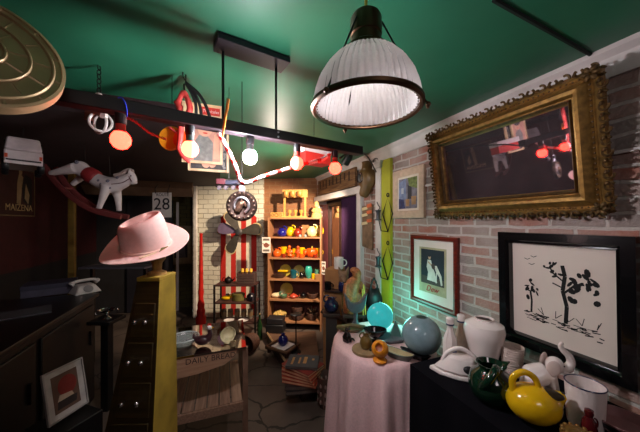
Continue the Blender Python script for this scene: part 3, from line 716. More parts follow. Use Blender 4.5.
def teapot(loc, r, mat, label, rz_=0, group=None, name='teapot', cat='teapot', squash=.8):
    t = T(name, label, cat, loc, rz_, group)
    z = r * squash
    MB().lathe([(0, 0), (r * .6, 0), (r * .95, z * .6), (r, z), (r * .85, z * 1.5), (r * .4, z * 1.85), (0, z * 1.9)], 22).build('body', mat, t)
    MB().lathe([(0, z * 1.8), (r * .42, z * 1.82), (r * .2, z * 2.05), (r * .1, z * 2.1), (r * .15, z * 2.25), (0, z * 2.35)], 16).build('lid', mat, t)
    MB().tube(spline([(r * .8, 0, z * .7), (r * 1.35, 0, z * 1.1), (r * 1.6, 0, z * 1.75)]), [r * .22] * 5 + [r * .16] * 4 + [r * .12] * 4, 10).build('spout', mat, t)
    MB().torus((-r * 1.05, 0, z * 1.1), r * .45, r * .09, None, 16, 8, sz=1.2, a0=PI * .42, a1=PI * 1.58).build('handle', mat, t)
    return t
def mug(loc, r, h, mat, label, rz_=0, group=None, cat='mug', name='mug', flare=1.0, n=22):
    t = T(name, label, cat, loc, rz_, group)
    MB().lathe([(0, 0), (r * .92, 0), (r, h * .06), (r * flare, h), (r * flare * .9, h), (r * .88, h * .1), (0, h * .08)], n).build('body', mat, t)
    MB().torus((r * .98 * (1 + flare) / 2, 0, h * .52), h * .28, r * .12, None, 14, 8, a0=-PI / 2, a1=PI / 2).build('handle', mat, t)
    return t
def vase(loc, prof, mat, label, cat='vase', name='vase', n=24, rz_=0, sx=1, sy=1, group=None):
    mb = MB(); mb.lathe(prof, n, None, sx, sy); return S(name, mb, mat, label, cat, loc, rz_, group)
def hollow(pr, th=.004):
    inn = [(max(r - th, .001), z) for r, z in reversed(pr) if z > pr[0][1] + th * 2]
    return [(0, pr[0][1])] + pr + inn + [(0, pr[0][1] + th * 2)]
def jug(loc, r, mat, label, rz_=0, name='ball_jug', cat='jug', k=1.0):
    t = T(name, label, cat, loc, rz_)
    MB().lathe(hollow([(r * .5, 0), (r * .8, r * .2), (r, r * .8 * k), (r * .85, r * 1.35 * k), (r * .5, r * 1.7 * k), (r * .45, r * 1.8 * k), (r * .52, r * 1.95 * k)]), 22).build('body', mat, t)
    MB().torus((r * .5, 0, r * 1.75 * k), r * .5, r * .11, None, 14, 8, a0=-PI * .42, a1=PI * .62).build('handle', mat, t)
    MB().hexa([(-r * .4, -r * .2, r * 1.6 * k), (-r * .4, r * .2, r * 1.6 * k), (-r * .3, 0, r * 1.5 * k)], [(-r * .6, -r * .18, r * 2.0 * k), (-r * .6, r * .18, r * 2.0 * k), (-r * .75, 0, r * 2.05 * k)]).build('spout', mat, t)
    return t
def plate(loc, r, mat, label, rz_=RB, tilt=.2, cat='plate', group=None):
    mb = MB(); mb.lathe([(0, .0), (r * .6, .0), (r, .014), (r * .99, .019), (r * .6, .006), (0, .006)], 32, TR(0, 0, r) @ RX(PI / 2 - 0))
    return S('plate', mb, mat, label, cat, loc, rz_, group, -tilt)

teapot(rk(-.13, 0, zs[0]), .055, iron, 'dark iron teapot on the top of the small rack', RC)
t = T('bottle_crate', 'dark slatted crate of yellow-capped bottles on top of the small rack', 'crate', rk(.13, 0, zs[0]), RC)
cm_ = M('crate_brown', (70, 48, 42), .7)
for k in range(4): MB().box((0, -.07, .022 + k * .036), (.24, .012, .03)).build('slat', cm_, t)
ck = MB(); ck.box((0, .07, .075), (.24, .012, .15)); ck.box((-.115, 0, .075), (.012, .14, .15)); ck.box((.115, 0, .075), (.012, .14, .15)); ck.box((0, 0, .006), (.24, .14, .012)); ck.build('crate_sides', cm_, t)
pr_ = rk(.13, 0, zs[0] + .0125)
for k in range(3):
    q_ = Matrix.Rotation(RC, 3, 'Z') @ Vector((-.06 + .06 * k, 0, 0)) + pr_
    tb = T('bottle', 'yellow-capped bottle, %s of the three in the slatted crate' % ('leftmost', 'middle', 'rightmost')[k], 'bottle', q_, RC, 'yellow-capped bottles in the crate')
    MB().lathe([(0, 0), (.024, 0), (.025, .1), (.012, .14), (.011, .15), (0, .15)], 14).build('glass', M('amber', (90, 50, 20), .2), tb)
    MB().lathe([(0, .145), (.021, .145), (.021, .19), (0, .195)], 14).build('cap', M('cap_yellow', (232, 176, 60), .5), tb)
# middle tier
t = T('sauce_boat', 'yellow bird-shaped dish on the middle tier of the small rack', 'dish', rk(-.16, 0, zs[1]), RC)
MB().ball((0, 0, .032), (.07, .045, .032)).ball((.05, 0, .055), (.03, .028, .03)).build('body', yellow, t, remesh=.006); MB().lathe([(0, .06), (.03, .058), (.02, .075), (0, .08)], 14, TR(.02, 0, .015)).build('lid', darkb, t)
S('tin_box', MB().lathe([(0, 0), (.085, 0), (.088, .01), (.088, .07), (.092, .072), (.092, .095), (.08, .1), (0, .104)], 30, None, 1, .8), M('tin_green', (120, 112, 62), .4, .3), 'round olive tin box in the middle tier of the small rack', 'tin', rk(.01, 0, zs[1]), RC)
t = T('helmet', 'small dark toy helmet at the right of the middle rack tier', 'helmet', rk(.19, 0, zs[1]), RC)
MB().lathe([(.06, 0), (.065, .02), (.06, .06), (.035, .095), (0, .105)], 24).build('shell', M('helmet_dark', (40, 34, 40), .25), t); MB().torus((0, -.035, .045), .03, .006, RX(.2), sz=.6).build('visor', silver, t)
# bottom tier
for k, x in enumerate((-.21, -.115, -.02, .075, .17)):
    t = T('drinking_glass', 'brown-banded drinking glass, %s in the row on the lowest rack tier' % ('first from the left', 'second from the left', 'third from the left', 'fourth from the left', 'last on the right')[k], 'glass', rk(x, .05, zs[2]), RC, 'banded drinking glasses on the lowest rack tier')
    MB().lathe(hollow([(.03, 0), (.032, .03), (.037, .13)], .003), 16).build('bowl', M('glass_smoke', (150, 136, 120), .1, trans=.5), t)
    MB().lathe([(.0345, .04), (.0385, .1), (.0395, .1), (.0355, .04), (.0345, .04)], 16).build('band', M('band_brown', (120, 92, 62), .5), t)
for x, s in ((-.1, 'left'), (.1, 'right')):
    vase(rk(x, -.06, zs[2]), [(0, 0), (.03, 0), (.068, .012), (.07, .017), (.03, .006), (0, .006)], white, 'small white saucer on the lowest rack tier, the %s of two' % s, 'saucer', 'saucer', group='white saucers on the rack')

# ------------------------------------------------------------ tall shelving unit
SD = 3.9
sc = cw((295.2 - HX) / F * SD, SD + .14)
SW, SH, SP = .80, 1.665, .28
t = T('bookcase', 'tall pine bookcase full of colourful pottery against the brown brick', 'bookcase', (sc.x, sc.y, 0), RB)
def sz(v): return CZ + (HY - v) / F * SD
for x in (-1, 1): MB().box((x * (SW / 2 - .011), 0, SH / 2), (.022, SP, SH)).build('side_panel', pine, t)
MB().box((0, SP / 2 - .004, SH / 2), (SW - .044, .008, SH - .02)).build('back_panel', M('back_maroon', (88, 44, 36), .7), t)
LV = [sz(237), sz(258), sz(279.6), sz(300), sz(322)]
for z in [SH] + LV: MB().box((0, -.004, z - .011), (SW - .046, SP - .012, .022)).build('shelf_board', pinex, t)
def sl(u, z, off=0.0, drop=0.0):     # position on a shelf: image column, board height, depth offset
    x = (u - 295.2) / F * SD * 1.0
    return Matrix.Rotation(RB, 3, 'Z') @ Vector((x, off, 0)) + Vector((sc.x, sc.y, z + drop))
z = LV[0]
jug(sl(281, z, -.05), .075, cobalt, 'cobalt blue ball jug on the top shelf of the bookcase', RB, k=.9)
jug(sl(289, z, .03), .075, yellow, 'yellow jug behind the cobalt jug on the top bookcase shelf', RB, k=1.0)
jug(sl(297.5, z, -.06), .065, brownred, 'brick red ball jug in the middle of the top bookcase shelf', RB)
jug(sl(312, z, -.05), .08, M('ivory_glaze', (232, 214, 150), .2, coat=.4), 'ivory ball jug at the right of the top bookcase shelf', RB)
S('box', MB().box((0, 0, .09), (.11, .06, .18)), kraft, 'plain brown card box between red and ivory jugs', 'box', sl(304.5, z, .06), RB, bevel=.003)
plate(sl(318, z, .085), .085, yellow, 'yellow plate propped behind the ivory jug', tilt=.12)
for u, s in ((300.5, 'under the red jug'), (306, 'beside the ivory jug')):
    vase(sl(u, z, -.105), [(0, 0), (.018, 0), (.022, .02), (.012, .035), (0, .038)], M('pale_grey_glaze', (150, 160, 156), .3), 'tiny grey pot %s' % s, 'pot', 'tiny_pot', 12)
z = LV[1]
jug(sl(275.5, z, -.02), .062, orange, 'orange ball jug at the left end of the second bookcase shelf', RB)
mug(sl(281.5, z, .05), .045, .15, yellow, 'yellow tumbler mug behind the orange jug', RB, flare=1.15)
def figure(loc, h, mat, label, name='figurine', cat='figurine', rz_=RB):
    mb = MB(); k = h
    mb.tube([(0, 0, 0), (0, 0, .12 * k), (0, 0, .35 * k), (0, 0, .6 * k), (0, 0, .72 * k)], [.2 * k, .17 * k, .2 * k, .16 * k, .07 * k], 14); mb.ball((0, 0, .84 * k), .14 * k)
    mb.tube(spline([(.15 * k, 0, .6 * k), (.26 * k, -.03 * k, .42 * k), (.14 * k, -.14 * k, .36 * k)]), .05 * k, 8); mb.tube(spline([(-.15 * k, 0, .6 * k), (-.26 * k, -.03 * k, .42 * k), (-.14 * k, -.14 * k, .36 * k)]), .05 * k, 8)
    return S(name, mb, mat, label, cat, loc, rz_, remesh=h * .035)
figure(sl(288.5, z, -.02), .18, orange, 'orange stout pottery figurine left of centre on the second bookcase shelf')
figure(sl(297.5, z, -.02), .175, M('rust_glaze', (196, 74, 26), .3, coat=.3), 'rust orange pottery figurine at the centre of the second bookcase shelf')
mug(sl(293, z, .06), .04, .12, yellow, 'small yellow mug between the two orange figurines', RB)
mug(sl(301.5, z, .0), .042, .14, yellow, 'yellow mug right of the rust figurine', RB + .4)
st_ = MB(); st_.ball((0, 0, .07), .045, 12, 8)
for k in range(9):
    a = k * 2.4; e = -.6 + k * .2; v = Vector((math.cos(a) * math.cos(e), math.sin(a) * math.cos(e), math.sin(e))); st_.tube([Vector((0, 0, .07)), Vector((0, 0, .07)) + v * .075], [.022, .006], 6)
S('star_ornament', st_, orange, 'spiky orange star-shaped ornament left of the pumpkin jar', 'ornament', sl(305.3, z, -.02), RB)
t = T('pumpkin_jar', 'ribbed orange pumpkin jar on the second bookcase shelf', 'jar', sl(312, z, -.03), RB)
pm = MB()
for k in range(8):
    a = k * PI / 4; pm.ball((.04 * math.cos(a), .04 * math.sin(a), .07), (.05, .05, .07), 12, 8)
pm.build('body', M('pumpkin', (222, 82, 18), .3, coat=.3), t, remesh=.008); MB().tube([(0, 0, .13), (.005, 0, .165)], [.014, .009], 8).build('stem', olive, t)
mug(sl(317.5, z, .05), .045, .13, yellow, 'yellow cup behind the pumpkin jar', RB, flare=1.15)
for u, s, m_ in ((283.5, 'below the orange jug', brownred), (302, 'at the front below the yellow mug', orange), (316, 'at the right front of the second shelf', brownred)):
    mug(sl(u, z, -.105), .032, .055, m_, 'small low red-orange cup %s' % s, RB, n=16)
vase(sl(291.5, z, -.105), hollow([(.03, 0), (.055, .025), (.06, .04)]), orange, 'low orange dish in front of the left figurine', 'dish', 'low_dish')
z = LV[2]
plate(sl(282.5, z, .09), .092, olive, 'olive plate propped at the left of the third bookcase shelf')
plate(sl(297, z, .09), .088, M('olive_pale', (186, 170, 90), .3, coat=.2), 'pale olive plate propped at the centre of the third bookcase shelf')
plate(sl(315, z, .09), .07, M('olive_dark', (104, 92, 40), .3, coat=.2), 'dark olive plate behind turquoise pottery on the third bookcase shelf')
t = T('casserole', 'dark brown lidded casserole with yellow tray on the third bookcase shelf', 'casserole', sl(277.5, z, -.03), RB)
MB().lathe(hollow([(.075, 0), (.1, .035), (.105, .05)]), 26, None, 1, .7).build('body', darkb, t); MB().lathe([(0, .05), (.1, .05), (.06, .066), (.015, .07), (.018, .085), (0, .088)], 24, None, 1, .7).build('lid', darkb, t)
S('tray', MB().box((0, 0, .012), (.15, .07, .024)), yellow, 'yellow tray lying on the dark casserole', 'tray', sl(281.5, z, .0, .089), RB, bevel=.006)
mug(sl(292.8, z, -.03), .048, .12, teal, 'teal blue mug on the third bookcase shelf', RB)
jug(sl(301.5, z, -.04), .042, blackgloss, 'small black jug between blue mug and turquoise vase', RB, k=1.1)
vase(sl(308.5, z, -.02), hollow([(.03, 0), (.052, .05), (.056, .12), (.045, .17), (.03, .185)]), turq, 'tall turquoise oval vase on the third bookcase shelf', n=24)
mug(sl(313.5, z, -.05), .026, .075, yellow, 'tiny yellow mug right of the turquoise vase', RB, n=16)
vase(sl(317, z, -.01), hollow([(.035, 0), (.04, .05), (.028, .1), (.035, .13)]), M('sea_green', (92, 150, 122), .25, coat=.3), 'sea green waisted vase at the right of the third bookcase shelf')
S('box', MB().box((0, 0, .04), (.08, .05, .08)), kraft, 'small brown card box at the right edge of the third bookcase shelf', 'box', sl(319, z, -.11), RB, bevel=.002)
z = LV[3]
S('shell_dish', MB().ball((0, 0, .036), (.07, .05, .036)).ball((.04, 0, .05), (.035, .035, .03)).tube(spline([(.06, 0, .05), (.09, 0, .06), (.1, 0, .05)]), .012, 6), cream, 'cream shell-shaped dish at the left of the fourth bookcase shelf', 'dish', sl(274.5, z, -.04), RB, remesh=.006)
plate(sl(284, z, .07), .1, M('mustard_plate', (184, 156, 66), .35), 'big mustard plate propped on the fourth bookcase shelf')
t = T('bird_bowl', 'green bird-shaped bowl in front of the mustard plate', 'bowl', sl(283, z, -.06), RB)
MB().lathe(hollow([(.03, 0), (.055, .025), (.062, .05)]), 22).build('bowl', M('sage_glaze', (92, 124, 92), .25, coat=.3), t); MB().tube(spline([(-.05, 0, .04), (-.065, 0, .07), (-.05, 0, .09), (-.03, 0, .085)]), .012, 8).build('bird_head', M('sage_glaze', (92, 124, 92)), t)
teapot(sl(293, z, -.04), .06, M('coral_glaze', (192, 70, 48), .25, coat=.3), 'coral red squat teapot on the fourth bookcase shelf', RB, squash=.55)
teapot(sl(303, z, -.03), .05, blackgloss, 'black glossy teapot right of the coral teapot', RB + .5, squash=.85)
def basket(loc, r, h, label, mat=rattan, rz_=0, name='wicker_basket', group=None, rx=0):
    t = T(name, label, 'basket', loc, rz_, group, rx)
    mb = MB(); n = 9
    for k in range(n):
        u = k / (n - 1); rr_ = r * (.78 + .22 * math.sin(PI * .5 * u)); mb.torus((0, 0, .01 + (h - .016) * u), rr_, h / n * .62, RX(PI / 2), 22, 6)
    mb.lathe([(0, .004), (r * .76, .004), (r * .76, .012), (0, .012)], 20); mb.build('weave', mat, t)
    MB().torus((0, 0, h), r * 1.02, .008, RX(PI / 2), 24, 6).build('rim', mat, t)
    return t
basket(sl(312.5, z, -.02), .075, .07, 'dark wicker basket at the right of the fourth bookcase shelf')
z = LV[4]
cb = MB(); cb.lathe(hollow([(.05, 0), (.085, .04), (.09, .06)]), 20)
t = T('cauliflower_bowl', 'yellow-cream knobbly cauliflower bowl on the lowest bookcase shelf', 'bowl', sl(279, z, -.03), RB); cb.build('bowl', cream, t)
kb = MB()
for k in range(26):
    a = k * 2.4; r_ = .085 * math.sqrt(k / 26); kb.ball((r_ * math.cos(a), r_ * math.sin(a), .075 + .04 * (1 - r_ / .085)), .024, 8, 6)
kb.build('florets', M('floret', (206, 170, 92), .5), t)
basket(sl(297, z, -.02), .1, .09, 'wide dark wicker basket on the lowest bookcase shelf, the lower of a pair', rz_=1)
basket(sl(297, z, -.02, .099), .085, .09, 'dark wicker basket stacked upon the wide one on the lowest shelf', rz_=2)
t = basket(sl(312, z, -.02), .075, .1, 'dark planter basket at the right of the lowest bookcase shelf', rz_=2, name='planter_basket')
tw = MB()
for k in range(9):
    a = k * .7; tw.tube(spline([(0, 0, .03), (.03 * math.cos(a), .03 * math.sin(a), .12), (.07 * math.cos(a), .07 * math.sin(a), .15 + .02 * (k % 3))], 4), .007, 6)
tw.build('driftwood', M('twig', (112, 86, 64), .8), t)
# card hung on the bookcase edge
p = at(266.3, 245, 3.86)
def card(p, w, h, rz_, label):
    t = T('picture_card', label, 'card', p, rz_)
    pr = MB(); pr.box((0, 0, 0), (w, .006, h)); y = -.0035
    pr.mi = 1; pr.poly([(-w * .4, h * .28), (w * .4, h * .28), (w * .36, h * .42), (-w * .36, h * .42)], y); pr.poly([(-w * .38, -h * .42), (w * .38, -h * .42), (w * .38, -h * .28), (-w * .38, -h * .28)], y)
    pr.mi = 2; pr.disc(0, -h * .02, w * .32, h * .15, y); pr.disc(0, h * .1, w * .16, h * .05, y - .0004)
    pr.stroke([(-w * .3, h * .04), (-w * .42, h * .12)], w * .09, y - .0003); pr.stroke([(w * .28, h * .06), (w * .4, h * .02), (w * .3, -h * .08)], w * .06, y - .0003)
    pr.build('print', [paper, M('card_grey', (110, 96, 86), .8), M('card_brown', (128, 70, 52), .7)], t, smooth=False)
card(p, .125, .225, RB, 'white card with teapot drawing fixed to the bookcase left edge')
p = at(325, 268, 3.5); p = Vector((p.x - .02, p.y, p.z))
card(p, .06, .17, RB - .5, 'small white card with dark drawing right of the bookcase')

# things on top of the bookcase
t = T('spice_rack', 'honey wooden stand with pegged top rail on top of the bookcase', 'rack', sl(293.5, SH, .02, .0005), RB)
for x in (-.155, .165): MB().box((x, 0, .21), (.03, .03, .42)).build('post', honey, t)
MB().box((.005, 0, .37), (.39, .04, .12)).build('top_rail', honey, t, bevel=.004); MB().box((.005, 0, .012), (.38, .12, .024)).build('base', honey, t, bevel=.003)
for k, x in enumerate((-.12, -.02, .09)):
    rk_ = sl(293.5, SH, .02) + Matrix.Rotation(RB, 3, 'Z') @ Vector((x, -.021, 0))
    tt = T('wooden_cup', 'turned wooden cup on the stand rail, %s of three' % ('leftmost', 'middle', 'rightmost')[k], 'cup', (rk_.x, rk_.y, SH + .355), RB, 'turned wooden cups on the stand rail')
    MB().lathe(hollow([(.022, -.04), (.04, -.02), (.042, .02), (.036, .045)]), 18, TR(0, -.043, 0)).build('bowl', M('cup_wood', (196, 128, 62), .4), tt)
for k, (x, s) in enumerate(((-.08, 'leftmost'), (.01, 'middle'), (.1, 'rightmost'))):
    rk_ = sl(293.5, SH, .02) + Matrix.Rotation(RB, 3, 'Z') @ Vector((x, 0, 0))
    S('wooden_goblet', MB().lathe(hollow([(.024, 0), (.01, .02), (.012, .03), (.03, .06), (.032, .095)]), 16), M('goblet_wood', (214, 152, 74), .4), 'small wooden goblet on the stand base, %s of three' % s, 'goblet', (rk_.x, rk_.y, SH + .0255), RB, 'wooden goblets on the stand base')
t = T('wooden_box', 'carved honey wooden box at the left on the bookcase top', 'box', sl(276, SH, -.03, .0005), RB)
MB().box((0, 0, .04), (.19, .1, .08)).build('body', honey, t, bevel=.004); MB().torus((0, -.052, .04), .025, .006).torus((-.06, -.052, .04), .02, .005).torus((.06, -.052, .04), .02, .005).build('carving', M('carve', (150, 96, 44), .5), t)
t = T('straw_doll', 'straw cone-shaped doll at the right on the bookcase top', 'doll', sl(316.5, SH, .0, .0005), RB)
MB().lathe([(0, 0), (.085, 0), (.075, .05), (.04, .13), (.03, .15), (0, .15)], 20).build('skirt', M('straw', (200, 160, 96), .8, var=.4, scale=60, bump=.5), t); MB().ball((0, 0, .185), .037).build('head', M('straw_face', (206, 170, 116), .7), t); MB().lathe([(.04, .2), (.03, .23), (0, .26)], 16).build('hat', M('straw', (200, 160, 96)), t)
MB().tube(spline([(-.03, 0, .14), (-.06, -.03, .1), (-.01, -.06, .09)]), .014, 8).tube(spline([(.03, 0, .14), (.06, -.03, .1), (.01, -.06, .09)]), .014, 8).build('arms', M('straw', (200, 160, 96)), t)

# ------------------------------------------------------------ low plinth with goods
A_, B_, C_, D_ = cw(-.16, 2.36), cw(-.70, 3.52), cw(-.06, 3.6), cw(.02, 2.46)
ZP = .12
t = T('plinth', 'low dark wooden plinth on the floor before the bookcase', 'platform', (A_.x, A_.y, 0))
pg = [tuple((q - A_).xy) for q in (A_, D_, C_, B_)]
MB().hexa([(x, y, 0) for x, y in pg], [(x, y, ZP - .02) for x, y in pg]).build('base', dark, t)
MB().hexa([(x, y, ZP - .02) for x, y in pg], [(x, y, ZP) for x, y in pg]).build('top', wood('plinth_top', (84, 58, 46), (112, 82, 62), 5, 'X', .5), t)
ed = [(q - A_) for q in (A_, B_)]
MB().tube([(ed[0].x, ed[0].y, ZP + .008), (ed[1].x, ed[1].y, ZP + .008)], .012, 4).build('edge_strip', M('edge_tan', (156, 122, 88), .6), t)
# black cases
pz = on_z(276, 331, ZP + .001)
S('case', MB().box((0, 0, .055), (.24, .17, .11)), black, 'black case on the plinth, lower of two before the bookcase', 'case', pz, RB, 'stacked black cases', bevel=.01)
S('case', MB().box((0, 0, .04), (.22, .16, .08)), M('case_black', (30, 27, 30), .5), 'black case on the plinth, upper of two before the bookcase', 'case', pz + Vector((0, 0, .112)), RB, 'stacked black cases', bevel=.01)
# tray with blue vase
pz = on_z(283, 351, ZP + .001)
t = T('side_table', 'low dark square tray table on the plinth', 'table', pz, RC - .5)
MB().box((0, 0, .055), (.3, .27, .02)).build('top', dark, t, bevel=.004)
MB().frame(.3, .27, [(0, -.012), (0, .012), (.02, .012), (.02, -.012)]).build('rim', M('tray_rim', (112, 82, 60), .5), t, (0, 0, .066), (PI / 2, 0, 0))
for x in (-1, 1):
    for y in (-1, 1): MB().box((x * .12, y * .1, .022), (.03, .03, .044)).build('leg', dark, t)
S('paper_sheet', MB().box((0, 0, .002), (.19, .19, .003)), white, 'square white paper sheet under the blue vase', 'paper', pz + Vector((.0, .0, .066)), RC - .6)
t = T('blue_vase', 'round cobalt blue vase on a white sheet', 'vase', pz + Vector((0, 0, .07)), 0)
MB().lathe(hollow([(.035, 0), (.055, .025), (.06, .06), (.045, .095), (.022, .11), (.02, .125), (.026, .13)]), 26).build('body', M('vase_blue', (30, 30, 96), .2, coat=.4), t)
# metal stand
pz = on_z(296, 352, ZP + .001)
t = T('display_stand', 'thin dark metal display stand with oval top beside the blue vase', 'stand', pz, 0)
MB().lathe([(0, 0), (.06, 0), (.055, .01), (.01, .016), (0, .016)], 20).build('base', iron, t); MB().cyl((0, 0, .01), (0, 0, .42), .008, n=8).build('pole', iron, t); MB().ball((0, 0, .43), (.07, .05, .016)).build('top', M('stand_top', (92, 88, 84), .4, .5), t)
# books (records) in a fanned stack
pz = on_z(303, 386, ZP + .001)
bt = [((40, 36, 40), 'black hardback book at the bottom of the fanned stack'), ((52, 40, 40), 'second lowest dark book of the fanned stack'), ((150, 50, 34), 'third lowest book, brick red, of the fanned stack'), ((176, 66, 40), 'orange-red book in the middle of the fanned stack, fourth lowest'),
      ((136, 40, 30), 'fifth book from the bottom, dark red, of the fanned stack'), ((186, 84, 52), 'sixth book from the bottom, pale orange, of the fanned stack'), ((120, 34, 28), 'maroon book just below the dark top book'), ((52, 56, 62), 'dark slate book with worn gilt marks on top of the fanned stack')]
zz = 0
for k, (cc, lab) in enumerate(bt):
    th = .034 if k < 2 else .026
    tb = T('book', lab, 'book', pz + Vector((0, 0, zz)), RC - .1 - .09 * k + (.62 if k == 7 else 0) + (.25 if k < 2 else 0), 'fanned book stack on the plinth')
    w_, d_ = (.31, .23) if k < 7 else (.28, .21)
    cv = MB(); cv.box((0, 0, th - .003), (w_, d_, .004)); cv.box((0, 0, .003), (w_, d_, .004)); cv.box((0, d_ / 2 - .002, th / 2), (w_, .004, th - .004))
    cv.build('cover', M('book_%d' % k, cc, .55), tb)
    MB().box((.0, -.003, th / 2), (w_ - .006, d_ - .008, th - .01)).build('pages', M('book_pages', (206, 150, 118), .8) if 1 < k < 7 else M('book_pages_dark', (92, 78, 70), .8), tb)
    if k == 7:
        mk = MB(); mk.box((-.09, -.01, th), (.02, .12, .0015)); mk.box((-.03, 0, th), (.016, .1, .0015)); mk.box((.02, .01, th), (.03, .11, .0015)); mk.box((.09, .03, th), (.02, .03, .0015)); mk.build('gilt_marks', M('gilt_mark', (170, 130, 84), .5, .4), tb)
    zz += th + .0008
# cut glass
pz = on_z(325, 398, .001)
t = T('cut_glass_vase', 'faceted smoky cut-glass vase on the floor beside the pink cloth', 'vase', pz + Vector((-.03, -.09, 0)), .2)
dm_ = MB(); dm_.lathe(hollow([(.06, 0), (.075, .05), (.06, .12), (.075, .2), (.085, .27)]), 10); dm_.mi = 1
for k in range(10):
    for z_ in (.06, .13, .2):
        a = 2 * PI * (k + .5) / 10; dm_.ball((.07 * math.cos(a), .07 * math.sin(a), z_), (.012, .012, .02), 6, 4)
dm_.build('body', [M('smoke_glass', (120, 92, 84), .12, .3, trans=.3), M('facet', (206, 170, 160), .15, .6)], t, ang=10)
# basket on its side and bottle on the floor
pz = on_z(254, 349, .002)
t = basket((pz.x, pz.y, .115), .11, .16, 'round dark wicker basket lying on its side on the floor', rz_=RC - .4, rx=PI / 2 * .98)
pz = on_z(258, 345, .001)
t = T('green_bottle', 'thin green glass bottle standing behind the tipped basket', 'bottle', pz + Vector((.05, .18, 0)), 0)
MB().lathe(hollow([(.034, 0), (.035, .18), (.014, .25), (.012, .33), (.015, .335)], .003), 16).build('body', M('bottle_green', (40, 74, 40), .1, trans=.5), t); MB().lathe([(0, .33), (.012, .33), (.011, .35), (0, .35)], 12).build('cork', tan, t)

# ------------------------------------------------------------ riser by the doorway
RI = 2.75
pr0 = cw((340 - HX) / F * RI, RI)
t = T('display_riser', 'stepped brown board riser with compartments beside the doorway', 'riser', (pr0.x, pr0.y, 0), RC - .35)
MB().box((-.05, .05, .45), (.2, .3, .9)).build('lower_box', kraft, t, bevel=.003); MB().box((-.07, .06, 1.005), (.16, .22, .21)).build('upper_box', kraft, t, bevel=.003)
MB().box((.02, -.12, .66), (.36, .1, .025), RY(.25)).build('slanted_shelf', dark, t, bevel=.003); MB().box((.0, -.02, .9075), (.26, .24, .015)).build('shelf', dark, t)
MB().box((.14, .06, .44), (.12, .28, .88)).build('side_box', M('riser_dark', (52, 34, 32), .7), t, bevel=.003)
def ri(x, y, z): return Matrix.Rotation(RC - .35, 3, 'Z') @ Vector((x, y, 0)) + Vector((pr0.x, pr0.y, z))
mug(ri(-.02, .02, 1.1115), .05, .12, white, 'white mug with small dark emblem on top of the brown riser', RC)
mug(ri(-.1, -.1, .916), .036, .075, blackgloss, 'black mug on the riser shelf, below the white mug', RC, n=16)
t = T('fox_head', 'grey-brown carved fox head with pointed ears beside the doorway', 'carving', ri(.065, -.1, 1.01), RC)
fx = MB(); fx.ball((0, 0, .05), (.05, .045, .05)); fx.tube([(0, -.02, .04), (0, -.06, .02), (0, -.085, .01)], [.035, .022, .012], 10); fx.tube([(-.03, 0, .08), (-.05, 0, .15)], [.026, .004], 8); fx.tube([(.03, 0, .08), (.05, 0, .15)], [.026, .004], 8); fx.tube([(0, 0, -.0), (0, 0, .04)], [.045, .045], 12)
fx.build('head', M('fox_grey', (122, 92, 70), .7, var=.35, scale=40), t, remesh=.006); MB().ball((-.02, -.038, .06), .006, 8, 6).ball((.02, -.038, .06), .006, 8, 6).build('eyes', black, t)
vase(ri(.065, -.1, .916), hollow([(.045, 0), (.055, .03), (.05, .085), (.042, .093)]), navy, 'navy blue jar under the fox head on the riser', 'jar', 'jar')
t = T('jug_stand', 'small dark block stand holding the navy jug by the riser', 'stand', ri(.0, -.3, 0), RC)
MB().box((0, 0, .75), (.16, .14, .03)).build('top', dark, t, bevel=.003); MB().box((0, 0, .367), (.1, .1, .735)).build('post', M('riser_dark', (52, 34, 32)), t)
jug(ri(.0, -.3, .766), .07, M('navy_jug', (22, 28, 56), .2, coat=.4), 'navy blue pitcher with left handle below the fox head', RC + PI, 'pitcher', 'pitcher', .95)
# carved man on a tall stool behind the table
p = at(353, 322, 2.42)
t = T('pedestal', 'dark wooden pedestal behind the pink-draped table', 'pedestal', (p.x, p.y, 0), RC)
MB().box((0, 0, .765), (.2, .18, .03)).build('top', dark, t, bevel=.004); MB().lathe([(.1, 0), (.1, .03), (.05, .06), (.04, .4), (.06, .74), (.07, .75)], 16).build('column', dark, t)
t = T('carved_figure', 'brown carved wooden figure of a bent bearded person holding a staff', 'figurine', (p.x, p.y, .7805), RC + .3)
t.scale = (.88, .88, .88)
fg = MB(); fg.tube([(-.03, 0, 0), (-.035, 0, .1), (-.02, 0, .22), (0, -.01, .31), (.015, -.02, .35)], [.075, .07, .08, .07, .04], 14); fg.ball((.03, -.03, .40), (.046, .05, .056)); fg.ball((.035, -.055, .36), (.028, .025, .045)); fg.ball((.02, -.0, .43), (.052, .052, .032))
fg.tube(spline([(.05, -.02, .31), (.09, -.05, .24), (.07, -.1, .2)]), [.032] * 7 + [.024] * 6, 10); fg.tube(spline([(-.07, -.01, .3), (-.1, -.05, .2), (-.05, -.09, .14)]), [.032] * 7 + [.026] * 6, 10); fg.ball((-.07, -.03, .07), (.05, .06, .07))
fg.tube([(.06, -.03, 0), (.05, -.03, .1), (.03, -.02, .2)], [.035, .045, .05], 10)
fg.build('body', M('carved_wood', (160, 94, 52), .5, var=.45, scale=50, bump=.5), t, remesh=.008)
MB().tube([(.085, -.115, 0), (.07, -.1, .3)], .008, 8).tube([(.055, -.125, 0), (.05, -.11, .26)], .007, 8).build('staff', M('staff_gold', (206, 160, 72), .4), t)
S('bag', MB().ball((0, 0, .1), (.08, .06, .1)).tube(spline([(-.05, 0, .15), (0, 0, .3), (.05, 0, .15)]), .012, 6), black, 'black bag slumped beside the carved figure', 'bag', cw((374 - HX) / F * 2.45, 2.45, .781) + Vector((-.0, 0, 0)), RC, remesh=.012)
t = T('bag_stand', 'small dark stool under the black bag', 'stool', cw((374 - HX) / F * 2.45, 2.45, 0), RC)
MB().box((0, 0, .77), (.14, .14, .02)).build('seat', dark, t)
for x in (-1, 1):
    for y in (-1, 1): MB().box((x * .05, y * .05, .38), (.02, .02, .76)).build('leg', dark, t)

